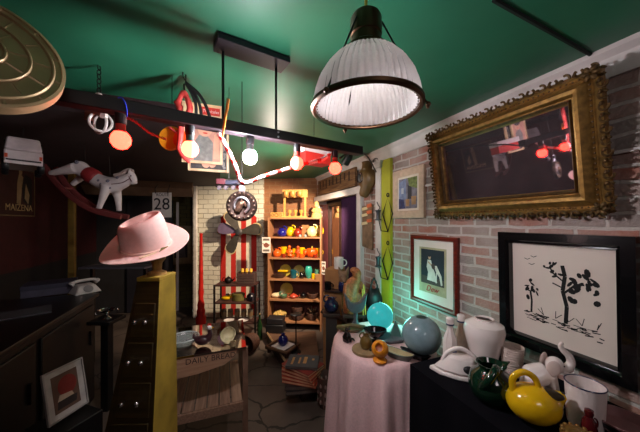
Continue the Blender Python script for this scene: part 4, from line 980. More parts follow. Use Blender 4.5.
# ------------------------------------------------------------ round table
ct = cw(.44, 1.86); RT = .335; ZT = .78
t = T('round_table', 'round table under the pink cloth', 'table', (ct.x, ct.y, 0))
MB().lathe([(0, ZT - .03), (RT - .008, ZT - .03), (RT - .006, ZT - .004), (0, ZT - .004)], 48).build('tabletop', dark, t); MB().lathe([(.0, .0), (.18, 0), (.16, .03), (.04, .06), (.04, ZT - .032), (0, ZT - .031)], 20).build('pedestal_leg', dark, t)
cl = MB(); n = 144; rings = [[cl.v((0, 0, ZT))]]
for r in (.15, .25, RT - .015): rings.append([cl.v((r * math.cos(2 * PI * k / n), r * math.sin(2 * PI * k / n), ZT)) for k in range(n)])
for dz, fr_, fo in ((-.006, RT + .0, 0), (-.03, RT + .012, .004), (-.12, RT + .025, .012), (-.25, RT + .035, .02), (-.4, RT + .045, .026), (-.55, RT + .052, .03), (-.7, RT + .058, .033), (-.755, RT + .06, .034)):
    row = []
    for k in range(n):
        a = 2 * PI * k / n; r = fr_ + fo * (math.sin(a * 11 + .6 * math.sin(a * 3)) + .4 * math.sin(a * 23 + 1))
        row.append(cl.v((r * math.cos(a), r * math.sin(a), ZT + dz)))
    rings.append(row)
for A, B in zip(rings, rings[1:]):
    for k in range(n):
        if len(A) == 1: cl.f([A[0], B[k], B[(k + 1) % n]])
        else: cl.f([A[k], B[k], B[(k + 1) % n], A[(k + 1) % n]])
o = S('tablecloth', cl, M('pink_cloth', (232, 192, 192), .85, var=.08, scale=90, bump=.15), 'pink-white textured tablecloth draped over the round table', 'tablecloth', (ct.x, ct.y, 0), ang=80)
zt = ZT + .0005
def tp(u, v): return on_z(u, v, zt)
# glowing globe
g = cw((380 - HX) / F * 1.98, 1.98)
t = T('globe_lamp', 'glowing turquoise glass globe lamp on the pink-draped table', 'lamp', (g.x, g.y, zt))
gw = M('globe_glow', (40, 150, 160), .25, emit=0); 
nt = gw.node_tree; bb = nt.nodes['Principled BSDF']; bb.inputs['Emission Color'].default_value = (.04, .50, .50, 1); bb.inputs['Emission Strength'].default_value = .6
MB().ball((0, 0, .118), .096, 32, 20).build('glass_globe', gw, t); MB().lathe([(0, 0), (.05, 0), (.05, .012), (.03, .03), (0, .03)], 20).build('base', black, t)
# crescent
g = cw((355.5 - HX) / F * 2.1, 2.1)
t = T('crescent_vase', 'grey crescent-shaped ceramic vase in front of the carved figure', 'vase', (g.x, g.y, zt), RC + .2)
t.scale = (.72, .72, .92)
cpts = [(.0 + .11 * math.cos(a), .2 + .09 * math.sin(a)) for a in [PI * 1.02 + PI * .96 * i / 14 for i in range(15)]] 
cin = [(.0 + .07 * math.cos(a), .222 + .03 * math.sin(a)) for a in [PI * 1.98 - PI * .96 * i / 14 for i in range(15)]]
MB().prism([(-.13, .29)] + cpts + [(.13, .28)] + cin, -.03, .03).build('crescent', greym, t, bevel=.008); MB().lathe([(0, 0), (.05, 0), (.045, .01), (.02, .05), (.025, .118), (0, .118)], 18).build('foot', greym, t)
# big grey globe vase
g = cw((421.5 - HX) / F * 1.65, 1.65)
t = T('sphere_vase', 'large spherical blue-grey ceramic vase at the right of the pink table', 'vase', (g.x, g.y, zt), 0)
R = .117; pf = [(.04, 0)]
for i in range(2, 17): a = -PI / 2 + PI * i / 18.0; pf.append((R * math.cos(a), R + R * math.sin(a)))
pf += [(.034, R * 1.955), (.03, R * 1.94), (.03, R * 1.7), (0, R * 1.6)]
MB().lathe([(0, 0)] + pf, 40).build('body', greyg, t); MB().lathe([(0, R * 1.9), (.0295, R * 1.9), (.0295, R * 1.951), (0, R * 1.951)], 16).build('mouth', black, t)
# cone, dishes
g = cw((395 - HX) / F * 1.86, 1.86)
S('pyramid', MB().lathe([(0, 0), (.075, 0), (.004, .125), (0, .126)], 4, RZ(.5)), M('pyramid_grey', (82, 116, 112), .3, coat=.3), 'grey-green ceramic pyramid between glowing globe and sphere vase', 'ornament', (g.x + .005, g.y, zt), RC, ang=20, bevel=.003)
g = tp(389, 341)
S('leaf_dish', MB().hexa([(-.08, -.02, 0), (-.02, -.05, 0), (.08, -.03, 0), (.07, .03, 0), (0, .045, 0)], [(-.115, -.02, .03), (-.02, -.07, .024), (.11, -.04, .03), (.1, .04, .04), (0, .06, .04)]), greym, 'flat grey leaf-shaped dish behind the boat dish', 'dish', (g.x, g.y, zt), RC, bevel=.006)
def boat(loc, L, Wd, h, mo, mi_, label, rz_):
    t = T('boat_dish', label, 'dish', loc, rz_)
    def ring(k, z, th=0): return [(k * (L / 2 - th) * math.cos(a) * (1 + .08 * math.cos(a)), k * (Wd / 2 - th) * math.sin(a), z + .012 * abs(math.cos(a)) ** 3 * (z > 0)) for a in [2 * PI * i / 28 for i in range(28)]]
    mb = MB(); rows = [ring(.72, 0), ring(.9, h * .5), ring(1, h), ring(1, h, .006), ring(.9, h * .5, .006), ring(.7, .008)]
    vr = [[mb.v(q_) for q_ in r_] for r_ in rows]
    for i, (A, B) in enumerate(zip(vr, vr[1:])):
        mb.mi = 0 if i < 3 else 1
        for k in range(28): mb.f([A[k], A[(k + 1) % 28], B[(k + 1) % 28], B[k]])
    mb.mi = 0; mb.f(vr[0][::-1]); mb.mi = 1; mb.f(vr[-1]); mb.build('body', [mo, mi_], t)
g = tp(397, 357); boat((g.x, g.y, zt), .2, .085, .034, M('boat_green', (78, 84, 76), .35, coat=.2), M('boat_beige', (176, 160, 122), .5), 'long grey-green boat dish with beige inside, at table front', RC - .75)
g = tp(414, 357); boat((g.x, g.y, zt), .19, .07, .026, blackgloss, M('boat_black', (24, 24, 28), .3), 'long black boat dish between beige dish and sphere vase', RC - .75)
# black compote
g = tp(375, 342)
t = T('compote', 'black glossy footed bowl in front of the glowing globe', 'bowl', (g.x, g.y, zt), RC)
MB().lathe([(0, 0), (.035, 0), (.032, .01), (.012, .02), (.012, .035), (0, .035)], 20).build('foot', blackgloss, t); MB().lathe(hollow([(.015, .03), (.05, .05), (.068, .08), (.072, .09)]), 28, None, 1.1, .8).build('bowl', blackgloss, t)
# olive tray figure
g = tp(351, 331)
t = T('leaf_tray', 'olive green leaf tray with curled rim at the back left of the table', 'tray', (g.x, g.y, zt), RC)
MB().lathe(hollow([(.06, 0), (.085, .014), (.1, .03)]), 30, None, 1.1, .6).build('tray', M('tray_olive', (98, 92, 58), .35, coat=.2), t); MB().tube(spline([(-.1, 0, .03), (-.06, -.03, .045), (0, -.02, .05), (.06, -.03, .045), (.1, 0, .03)]), .015, 8).build('curled_leaf', M('leaf_olive', (112, 106, 66), .4), t)
# black cat
g = tp(347, 341)
t = T('cat_figurine', 'small black cat figurine sitting at the left table edge', 'figurine', (g.x, g.y, zt), RC + .4)
ct_ = MB(); ct_.tube([(0, 0, 0), (0, 0, .03), (0, -.006, .06)], [.03, .032, .018], 12); ct_.ball((0, -.01, .078), (.02, .02, .018)); ct_.tube([(-.011, -.01, .09), (-.015, -.01, .107)], [.008, .002], 6); ct_.tube([(.011, -.01, .09), (.015, -.01, .107)], [.008, .002], 6); ct_.tube([(-.012, -.03, 0), (-.01, -.018, .045)], .009, 8); ct_.tube([(.012, -.03, 0), (.01, -.018, .045)], .009, 8)
ct_.tube(spline([(.02, .02, .008), (.045, 0, .008), (.04, -.03, .008)]), .007, 6)
ct_.build('body', blackgloss, t, remesh=.0035); MB().ball((-.007, -.029, .08), .0025, 6, 5).ball((.007, -.029, .08), .0025, 6, 5).build('eyes', yellow, t)
# tan disc and pitcher
g = tp(366, 351)
t = T('stone_disc', 'round two-tone stone disc under the brown pitcher', 'disc', (g.x, g.y, zt), RC)
MB().lathe([(0, 0), (.088, 0), (.09, .006), (.088, .016), (0, .016)], 36).build('slab', tan, t); MB().box((.05, -.01, .0245), (.07, .06, .016)).build('raised_block', M('block_brown', (78, 66, 48), .6), t, bevel=.004)
jug((g.x, g.y, zt + .0165), .04, M('brown_pitcher', (116, 92, 44), .3, .2, coat=.2), 'small brown pitcher standing on the stone disc', RC + PI, 'pitcher', 'pitcher', 1.15)
# orange ball vase
g = tp(380, 361)
t = T('orange_vase', 'orange ball vase with round side opening on a foot, front of table', 'vase', (g.x, g.y, zt), RC)
MB().lathe([(0, 0), (.04, 0), (.042, .008), (.03, .02), (.018, .026), (0, .026)], 26).build('foot', M('vase_orange', (226, 140, 34), .2, coat=.4), t)
Mo = TR(0, 0, .072) @ RX(.95) @ RY(-.35)
pf = [(.050 * math.sin(PI * i / 16), -.050 * math.cos(PI * i / 16)) for i in range(0, 14)] + [(.022, .038), (.02, .03), (.019, 0), (0, -.01)]
MB(Mo).lathe(pf, 28).build('ball', M('vase_orange', (226, 140, 34)), t); MB(Mo).lathe([(0, .01), (.0185, .01), (.0195, .026), (0, .02)], 20).build('opening', M('vase_inner', (150, 70, 24), .4), t)

# ------------------------------------------------------------ black table and its pottery
ZK = .85
t = T('side_board', 'long table under the black cloth against the brick wall', 'table', (1.24, .3, 0))
MB().box((0, 0, ZK - .03), (.55, 1.62, .03)).build('tabletop', dark, t)
for x in (-1, 1):
    for y in (-1, 1): MB().box((x * .22, y * .74, (ZK - .045) / 2), (.05, .05, ZK - .046)).build('leg', dark, t)
bk = MB(); x0, x1, y0, y1 = .955, 1.53, -.53, 1.13
bk.box(((x0 + x1) / 2, (y0 + y1) / 2, ZK - .006), (x1 - x0, y1 - y0, .012))
N = 90
def drape(P0, P1, nrm):
    a = []; b = []
    for i in range(N + 1):
        q_ = P0 + (P1 - P0) * i / N; a.append(bk.v((q_.x, q_.y, ZK - .004))); off = .012 + .012 * math.sin(i * .55); b.append(bk.v((q_.x + nrm.x * off, q_.y + nrm.y * off, .06)))
    for i in range(N): bk.f([a[i], a[i + 1], b[i + 1], b[i]])
drape(Vector((x0, y0, 0)), Vector((x0, y1, 0)), Vector((-1, 0, 0))); drape(Vector((x0, y1, 0)), Vector((x1, y1, 0)), Vector((0, 1, 0)))
S('tablecloth', bk, M('black_cloth', (11, 10, 16), .95, var=.1, spec=.1), 'black tablecloth over the long table at lower right', 'tablecloth', ang=60)
zk = ZK + .0008
def kp(u, v): g = on_z(u, v, zk); return (g.x, g.y, zk)
# flat iron shaped piece
t = T('flat_iron', 'white ceramic flat-iron with arched handle and black oval hole', 'ornament', kp(456, 373), RC - .35)
ip = [(-.125, 0), (-.08, -.045), (0, -.07), (.08, -.072), (.1, -.06), (.1, .06), (.08, .072), (0, .07), (-.08, .045)]
MB().hexa([(x, y, 0) for x, y in ip], [(x * .97, y * .95, .018) for x, y in ip]).build('sole', white, t, bevel=.005)
MB().hexa([(x * .9, y * .9, .018) for x, y in ip], [(x * .5 + .025, y * .5, .092) for x, y in ip]).build('body', white, t, bevel=.012)
MB().tube(spline([(-.06, 0, .055), (-.035, 0, .1), (.02, 0, .125), (.08, 0, .09), (.098, 0, .015)], 8), .011, 10).build('handle', white, t)
MB().ball((.05, -.054, .05), (.026, .008, .018), 16, 10, RX(-.5)).build('hole', black, t)
# two bottles
def milk(u, v, label, wrap):
    t = T('milk_bottle', label, 'bottle', kp(u, v), RC + .2)
    pf = [(.036, 0), (.037, .1), (.034, .12), (.017, .165), (.015, .195), (.019, .2), (.019, .215)]
    MB().lathe([(0, 0)] + pf + [(0, .216)], 8, RZ(PI / 8)).build('body', white if not wrap else M('bottle_beige', (196, 176, 160), .3), t, bevel=.003)
    MB().lathe([(.0165, .19), (.021, .191), (.021, .199), (.0165, .2)], 16).build('band', M('band_blue', (64, 66, 96), .5), t)
    MB().lathe([(0, .2), (.02, .2), (.021, .226), (.016, .232), (0, .233)], 16).build('cap', white, t)
    if not wrap:
        lb = MB(); lb.box((0, -.0345, .085), (.03, .003, .008)); lb.box((-.005, -.0345, .065), (.012, .003, .02)); lb.box((.006, -.0345, .052), (.014, .003, .03)); lb.build('printed_label', M('label_blue', (92, 96, 150), .6), t)
milk(450, 360, 'white milk bottle with faded blue print beside the flat-iron', False)
milk(461, 356, 'beige milk bottle standing behind the blue-printed one', True)
vase(kp(484, 366), hollow([(.045, 0), (.055, .02), (.07, .08), (.088, .15), (.095, .19), (.088, .22), (.06, .238), (.042, .242), (.045, .25)], .005), M('blush_glaze', (238, 226, 222), .2, coat=.4, var=.04), 'big pale white shouldered vase against the brick wall', n=36)
# green jug
t = T('green_pitcher', 'dark green glossy tilted pitcher at the table centre', 'pitcher', kp(491, 400), RC)
Mg = TR(0, 0, 0)
MB(Mg).lathe(hollow([(.045, 0), (.07, .02), (.086, .065), (.076, .11), (.05, .13), (.047, .138), (.056, .155)], .005), 30).build('body', dgreen, t)
MB().tube(spline([(-.06, -.03, .07), (-.055, -.06, .11), (-.02, -.055, .15), (.0, -.03, .15)], 6), .016, 10).build('handle', dgreen, t); MB().hexa([(.03, -.02, .12), (.03, .02, .12), (.05, 0, .115)], [(.055, -.02, .155), (.055, .02, .155), (.085, 0, .165)]).build('spout', dgreen, t, bevel=.004)
# ridged cup
cupp = [(.036, 0)]
for k in range(12): cupp += [(.038 + .0009 * k, .006 + k * .0115), (.041 + .0009 * k, .0115 + k * .0115)]
vase(kp(512, 374), hollow(cupp, .004), M('cup_beige', (206, 186, 176), .4), 'white ridged beaker behind the yellow teapot', 'beaker', 'beaker', 28)
# yellow teapot
t = T('yellow_pitcher', 'glossy yellow low pitcher with loop handle and open top', 'pitcher', kp(533, 421), RC - .25)
t.scale = (.88, .88, .88)
yb = MB(); yb.ball((0, 0, .078), (.1, .085, .078), 28, 18); yb.tube(spline([(.05, 0, .09), (.09, 0, .115), (.115, 0, .125)], 5), [.05, .046, .042, .038, .034, .03, .026, .022, .019, .016, .014], 14)
yb.build('body', yellow, t, remesh=.006)
MB().tube(spline([(-.075, 0, .12), (-.075, 0, .175), (-.035, 0, .205), (.005, 0, .185), (.02, 0, .145)], 7), [.013] * 29, 12).build('handle', yellow, t)
MB().ball((.05, -.014, .134), (.056, .03, .014), 20, 8, RY(.12) @ RX(.2)).build('opening', M('pot_inside', (46, 34, 14), .5), t)
MB().lathe([(0, 0), (.006, 0), (.007, .003), (0, .004)], 12, TR(.105, -.006, .138)).build('spout_hole', black, t)
# elephant
ex, ey, ez = kp(546, 402)
t = T('elephant_figurine', 'white ceramic elephant figurine with trunk raised, behind the yellow pitcher', 'figurine', (ex, ey, ez), RC - .25)
t.scale = (1.0, 1.0, 1.0)
el = MB()
el.tube(spline([(-.075, 0, .095), (-.04, 0, .105), (.005, 0, .13)], 4), [.03, .037, .042, .045, .045, .044, .042, .038, .032], 16); el.ball((.03, 0, .158), (.032, .03, .034))
for y in (-.024, .024): el.tube([(-.07, y, 0), (-.07, y, .05), (-.06, y * .8, .1)], [.018, .016, .026], 10)
for y in (-.022, .022): el.tube([(.035, y, 0), (.025, y, .05), (.005, y * .8, .12)], [.017, .014, .024], 10)
tk = spline([(.048, 0, .15), (.072, 0, .152), (.086, 0, .172), (.08, 0, .2), (.06, 0, .222), (.05, 0, .24), (.058, 0, .255)], 5); el.tube(tk, [.02 - .013 * i / (len(tk) - 1) for i in range(len(tk))], 10)
el.tube(spline([(-.1, 0, .105), (-.116, 0, .08), (-.112, 0, .05)]), .0055, 6)
el.build('body', white, t, remesh=.0035)
for s in (-1, 1): MB().ball((.008, s * .036, .158), (.022, .006, .034), 16, 10, RZ(s * .5) @ RY(.25)).build('ear', M('ear_white', (206, 186, 180), .25), t)
for s in (-1, 1): MB().tube(spline([(.052, s * .018, .14), (.07, s * .024, .138), (.084, s * .024, .148)]), [.006] * 6 + [.0045] * 4 + [.003] * 3, 8).build('tusk', white, t)
MB().ball((.05, -.026, .168), .003, 8, 6).ball((.05, .026, .168), .003, 8, 6).build('eyes', black, t)
# big enamel mug
t = T('enamel_mug', 'large white enamel mug with dark rim before the framed drawing', 'mug', kp(585, 424), RC + .15)
t.scale = (.8, .8, .86)
MB().lathe(hollow([(.062, 0), (.065, .02), (.072, .175)], .003), 36).build('body', M('enamel', (226, 212, 208), .3, var=.05), t); MB().torus((0, 0, .175), .0715, .0028, RX(PI / 2), 40, 6).build('rim', navy, t)
MB().tube(spline([(.068, 0, .145), (.1, 0, .14), (.105, 0, .09), (.095, 0, .05), (.066, 0, .045)], 6), .007, 8).build('handle', M('enamel', (226, 212, 208)), t)
# small red figure, ornate bowls
t = T('red_figurine', 'small dark red glass figurine in front of the enamel mug', 'figurine', kp(589, 438), RC)
MB().lathe([(0, 0), (.02, 0), (.023, .03), (.018, .06), (.01, .075), (.013, .085), (.012, .098), (0, .104)], 16).build('body', M('ruby', (84, 20, 24), .15, coat=.5), t); MB().torus((.016, 0, .05), .014, .003, sz=1.3, a0=-1.3, a1=1.3).build('handle', M('ruby', (120, 26, 30)), t)
t = T('striped_bowl', 'dark bowl with pinkish rim at the lower right corner', 'bowl', kp(622, 434), RC)
MB().lathe(hollow([(.04, 0), (.07, .025), (.08, .055)], .006), 30).build('bowl', M('bowl_pink', (132, 92, 92), .4), t); MB().lathe([(.071, .03), (.0775, .048), (.0785, .048), (.072, .03)], 30).build('band', black, t)
t = T('ornate_pot', 'ornate brass-coloured lidded pot at the bottom picture edge', 'pot', kp(579, 452), RC)
MB().lathe([(0, 0), (.03, 0), (.05, .025), (.045, .05), (0, .05)], 24).build('body', goldd, t)
lb = MB(); lb.lathe([(0, .05), (.048, .05), (.035, .064), (.01, .07), (0, .07)], 24)
for k in range(14): a = 2 * PI * k / 14; lb.ball((.04 * math.cos(a), .04 * math.sin(a), .06), .007, 8, 6)
lb.build('lid', gold, t)

# ------------------------------------------------------------ left side: tall chest with hat
CD = 1.2
p = cw((149.5 - HX) / F * CD, CD)
t = T('tall_chest', 'tall tapering olive-yellow chest with small paired knobs under the hat', 'chest', (p.x, p.y, 0), RC + .02)
ZC = CZ - .255
def lean(z): return -.12 + .155 * (z / ZC) ** .8
def sec(z):
    u = z / ZC; wx = .36 - .265 * u ** .8; wy = .28 - .15 * u ** .9; return wx / 2, wy / 2
bd_ = MB(); rows = []
for i in range(13):
    z = .0 + ZC * i / 12; a, b = sec(z); cxo = lean(z); rows.append([bd_.v((x * a + cxo, y * b, z)) for x, y in ((-1, -1), (1, -1), (1, 1), (-1, 1))])
for A, B in zip(rows, rows[1:]):
    for k in range(4):
        bd_.mi = 1 if k == 0 else 0; bd_.f([A[k], A[(k + 1) % 4], B[(k + 1) % 4], B[k]])
bd_.mi = 0; bd_.f(rows[0][::-1]); bd_.f(rows[-1])
olivep = M('olive_yellow_paint', (160, 130, 46), .5, var=.3, scale=9); brownf = wood('chest_front', (50, 38, 16), (66, 50, 20), 4, 'X', .4)
bd_.build('carcass', [olivep, brownf], t, ang=25)
for j in range(7):
    z0 = .12 + j * .165; z1 = z0 + .145; u0, b0 = sec(z0); u1, b1 = sec(z1); ox = 0; l0, l1 = lean(z0), lean(z1)
    dr = MB(); dr.hexa([(-u0 * .8 + l0, -b0 - .002, z0), (u0 * .8 + l0, -b0 - .002, z0), (u0 * .8 + l0, -b0 + .03, z0), (-u0 * .8 + l0, -b0 + .03, z0)], [(-u1 * .8 + l1, -b1 - .002, z1), (u1 * .8 + l1, -b1 - .002, z1), (u1 * .8 + l1, -b1 + .03, z1), (-u1 * .8 + l1, -b1 + .03, z1)])
    ox = (l0 + l1) / 2; d_ = dr.build('drawer', brownf, t, bevel=.004); bm2 = (b0 + b1) / 2; um = (u0 + u1) / 2
    for s in (-1, 1):
        kb = MB(); kb.ball((s * um * .35 + ox, -bm2 - .026, (z0 + z1) / 2), .0105, 10, 8); kb.cyl((s * um * .35 + ox, -bm2 - .005, (z0 + z1) / 2), (s * um * .35 + ox, -bm2 - .02, (z0 + z1) / 2), .005, n=8); kb.build('knob', chrome, d_)
a, b = sec(ZC)
MB().box((lean(ZC), 0, ZC + .009), (a * 2 + .004, b * 2 + .004, .018)).build('top', olivep, t, bevel=.003)
t = T('hat_stand', 'short wooden hat block on the tall chest', 'stand', (p.x, p.y, ZC + .0185), RC)
MB(TR(lean(ZC), 0, 0)).lathe([(0, 0), (.04, 0), (.038, .01), (.018, .02), (.02, .05), (.034, .07), (.036, .1), (.02, .115), (0, .116)], 22).build('block', wood('block_wood', (140, 104, 52), (176, 134, 70), 5, 'Z'), t)
# cowboy hat
hp = at(146, 248, 1.17)
t = T('cowboy_hat', 'pale pink felt cowboy hat on top of the tall chest', 'hat', (p.x - .01, p.y - .0, hp.z + .005), RC + .42, None, .46, -.13)
t.scale = (.86, .86, .92)
felt = M('pink_felt', (226, 186, 178), .9, var=.05, scale=60)
hb = MB(); n = 72; rows = []
def brim(r, a):
    L, Wd = .205, .175
    x, y = r * L * math.cos(a), r * Wd * math.sin(a)
    q_ = max(0, (r - .55) / .45)
    z = (.075 if math.sin(a) > 0 else .012) * q_ ** 1.6 * abs(math.sin(a)) ** 2.2 + (.03 if math.cos(a) > 0 else -.012) * q_ * abs(math.cos(a)) ** 3 - .006 * r
    return x, y * (1 - .12 * q_ * abs(math.sin(a))), z
def crown(k, a):          # k 0..1 from band to the top
    rx, ry = .112 - .012 * k - .016 * k ** 5, .086 - .018 * k - .018 * k ** 5
    x, y = rx * math.cos(a), ry * math.sin(a)
    z = .15 * math.sin(k * 1.45) / math.sin(1.45) + .026 * k * math.cos(a) 
    return x, y, z
for r in (1.0, .985, .9, .8, .7, .62): rows.append([brim(r, 2 * PI * k / n) for k in range(n)])
for kk in (0, .12, .35, .6, .82, .95, 1.0): rows.append([crown(kk, 2 * PI * k / n) for k in range(n)])
tops = []
for f_ in (.9, .75, .55, .35, .15):
    row = []
    for k in range(n):
        a = 2 * PI * k / n; x, y, z = crown(1, a); x, y = x * f_, y * f_
        dent = .045 * math.exp(-(y / .022) ** 2) * (1 - .3 * (x / .1) ** 2); side = .012 * math.exp(-((abs(y) - .04) / .014) ** 2) * (x > .02)
        row.append((x, y, .15 + .012 * (1 - f_) + .026 * math.cos(a) * f_ - dent - side))
    tops.append(row)
rows += tops
vr = [[hb.v(q_) for q_ in r_] for r_ in rows]
for A, B in zip(vr, vr[1:]):
    for k in range(n): hb.f([A[k], A[(k + 1) % n], B[(k + 1) % n], B[k]])
hb.f(vr[-1])
o = hb.build('felt_body', felt, t, ang=75); md = o.modifiers.new('sol', 'SOLIDIFY'); md.thickness = .004; md.offset = 0; md2 = o.modifiers.new('sub', 'SUBSURF'); md2.levels = md2.render_levels = 1
MB().tube([(.1135 * math.cos(2 * PI * k / 48), .0875 * math.sin(2 * PI * k / 48), .008) for k in range(48)], .006, 8, closed=True).build('hat_band', M('band_pink', (226, 190, 176), .7), t)
MB().hexa([(.06, -.083, .005), (.1, -.062, .012), (.075, -.08, .02)], [(.062, -.087, .006), (.105, -.066, .02), (.074, -.085, .026)]).build('feather', M('feather_green', (122, 124, 66), .7), t)
MB().tube(spline([(.05, -.084, .006), (.01, -.1, .004), (-.02, -.115, .006)]), .003, 6).build('cord', cream, t)

# glass-topped table with crate shelf
FL, FR_, BR_, BL_ = (on_z(166, 359.5, .75), on_z(246, 347, .75), on_z(240.5, 318.5, .75), on_z(150, 323, .75))
o0 = (FL + FR_) / 2; o0.z = 0
t = T('glass_table', 'low wooden side table with mirror-like glass top and slatted shelf', 'table', o0, math.atan2(FR_.y - FL.y, FR_.x - FL.x))
Wt = (FR_ - FL).length; Dt = .6
topm = M('dark_mirror_top', (176, 160, 150), .04, 1, var=.04)
SLP = -.045
MB().hexa([(-Wt / 2 - .04, 0, .74), (Wt / 2, 0, .74), (Wt / 2 + .02, Dt, .74 + SLP * Dt), (-Wt / 2 - .04, Dt, .74 + SLP * Dt)], [(-Wt / 2 - .04, 0, .752), (Wt / 2, 0, .752), (Wt / 2 + .02, Dt, .752 + SLP * Dt), (-Wt / 2 - .04, Dt, .752 + SLP * Dt)]).build('glass_top', topm, t, smooth=False)
ap = MB(); ap.prism([(-Wt / 2 - .03, .735), (Wt / 2 - .06, .735), (Wt / 2 - .07, .70), (Wt / 2 - .14, .655), (Wt / 2 - .3, .625), (-Wt / 2 - .03, .61)], -.0, .02); ap.build('apron', wood('bread_board', (146, 108, 84), (172, 132, 104), 5, 'X', .6), t)
text('lettering', 'DAILY BREAD', .05, M('burnt_letters', (52, 34, 30), .8), t, (.02, -.002, .712), sx=1.0)
lw = M('table_leg_wood', (122, 92, 74), .6, var=.25)
for x in (-Wt / 2, -Wt / 2 + .475):
    for y in (.035, Dt - .05): MB().box((x, y, (.737 + SLP * y) / 2), (.035, .035, .737 + SLP * y)).build('leg', lw, t)
slw = wood('slat_wood', (128, 98, 80), (158, 124, 102), 5, 'Y', .7)
for k in range(6): MB().box((-Wt / 2 + .04 + k * .076, Dt / 2, .375), (.066, Dt - .03, .018)).build('slat', slw, t)
MB().box((-Wt / 2 + .23, .012, .352), (.46, .02, .055)).build('shelf_rail', slw, t)
ang_t = math.atan2(FR_.y - FL.y, FR_.x - FL.x)
def gp(u, v):
    g = on_z(u, v, .745); y = (Matrix.Rotation(-ang_t, 3, 'Z') @ (g - o0)).y
    return (g.x, g.y, .7535 + SLP * max(0, y) + .003)
t = T('glass_bowl', 'clear cut-glass bowl at the left on the mirror-topped table', 'bowl', gp(184, 345), 0)
t.scale = (.9, .9, .9)
MB().lathe(hollow([(.05, 0), (.075, .012), (.1, .04), (.108, .06)], .004), 20).build('body', M('bowl_glass', (220, 224, 222), .1, trans=.75), t, ang=10); MB().torus((0, 0, .06), .106, .004, RX(PI / 2), 32, 6).build('rim', M('glass_rim', (214, 216, 214), .15, trans=.3), t)
t = T('hen_dish', 'dark hen-shaped pottery dish with spotted body and white head', 'dish', gp(204, 346), RC + .2)
t.scale = (.72, .72, .72)
hn = MB(); hn.ball((-.01, 0, .05), (.072, .05, .045)); hn.tube(spline([(.03, 0, .06), (.055, 0, .1), (.05, 0, .15)], 5), [.04, .038, .035, .032, .029, .026, .023, .021, .02, .019, .018], 10); hn.tube(spline([(-.05, 0, .06), (-.085, 0, .085), (-.09, 0, .12)], 5), [.035, .033, .03, .027, .024, .02, .017, .014, .011, .009, .007], 10)
hn.build('body', M('hen_dark', (56, 30, 34), .3, coat=.3), t, remesh=.006); MB().ball((.05, 0, .165), (.024, .02, .022)).build('head', M('hen_white', (206, 196, 190), .4), t); MB().prism([(.03, .18), (.035, .21), (.045, .19), (.055, .212), (.065, .185), (.06, .175)], -.004, .004).build('comb', red, t); MB().tube([(.07, 0, .165), (.092, 0, .158)], [.008, .001], 6).build('beak', yellow, t)
t = T('shell_bowl', 'cream tilted round bowl at the right of the mirror-topped table', 'bowl', gp(228, 343), RC)
t.scale = (.72, .72, .72)
MB(TR(0, 0, .075) @ RX(1.0)).lathe([(0, -.06), (.03, -.056), (.062, -.035), (.075, .0), (.07, 0), (.058, -.03), (.028, -.05), (0, -.052)], 28).build('body', M('bowl_cream', (206, 190, 150), .35), t); MB().lathe([(0, 0), (.04, 0), (.035, .02), (0, .03)], 18).build('foot', M('bowl_cream', (206, 190, 150)), t)
vase(gp(233, 348), hollow([(.016, 0), (.022, .015), (.02, .035)], .003), tan, 'tiny tan pot at the right front of the mirror-topped table', 'pot', 'tiny_pot', 14)

# ------------------------------------------------------------ left dark side
t = T('counter', 'long dark counter cabinet along the left wall', 'cabinet', (-1.42, 1.75, 0), PI / 2)
dk = M('counter_dark', (12, 10, 11), .45)
MB().box((0, 0, .46), (2.5, .78, .92)).build('carcass', dk, t, bevel=.005); MB().box((0, 0, .935), (2.54, .84, .03)).build('worktop', M('counter_top', (16, 14, 15), .35), t, bevel=.006)
for k in range(3):
    d_ = MB().box((-.8 + k * .8, -.397, .47), (.74, .02, .8)).build('door', M('counter_door', (11, 9, 10), .45), t, bevel=.006); MB().box((-.5 + k * .8, -.412, .6), (.015, .02, .12)).build('handle', iron, d_)
def lp(u, v): g = on_z(u, v, .9508); return g
g = lp(72, 291)
t = T('board_game_box', 'flat grey board game box on the dark counter', 'box', g + Vector((-.15, 0, 0)), .3); MB().box((0, 0, .03), (.34, .26, .06)).build('tray', M('game_grey', (64, 60, 76), .6), t, bevel=.003); MB().box((0, 0, .08), (.345, .265, .04)).build('lid', M('game_lid', (44, 42, 58), .6), t, bevel=.003)
S('magazine', MB().box((0, 0, .004), (.3, .22, .008)), M('mag', (60, 58, 62), .5), 'grey magazine lying on the dark counter', 'magazine', lp(40, 312) + Vector((-.1, 0, 0)), .4)
t = T('telephone', 'white old telephone at the end of the dark counter', 'telephone', lp(97, 291) + Vector((-.08, -.02, 0)), .7)
MB().hexa([(-.1, -.08, 0), (.1, -.08, 0), (.1, .08, 0), (-.1, .08, 0)], [(-.06, -.04, .07), (.06, -.04, .07), (.06, .05, .08), (-.06, .05, .08)]).build('body', M('phone_white', (180, 172, 168), .35), t, bevel=.01)
MB().tube(spline([(-.1, .01, .085), (-.06, .01, .11), (.06, .01, .11), (.1, .01, .085)]), [.024] * 4 + [.014] * 11 + [.024] * 4, 10).build('handset', M('phone_white', (180, 172, 168)), t)
MB().lathe([(0, 0), (.035, 0), (.035, .006), (0, .008)], 20, TR(0, -.062, .04) @ RX(.9)).build('dial', M('dial', (120, 116, 116), .4), t)
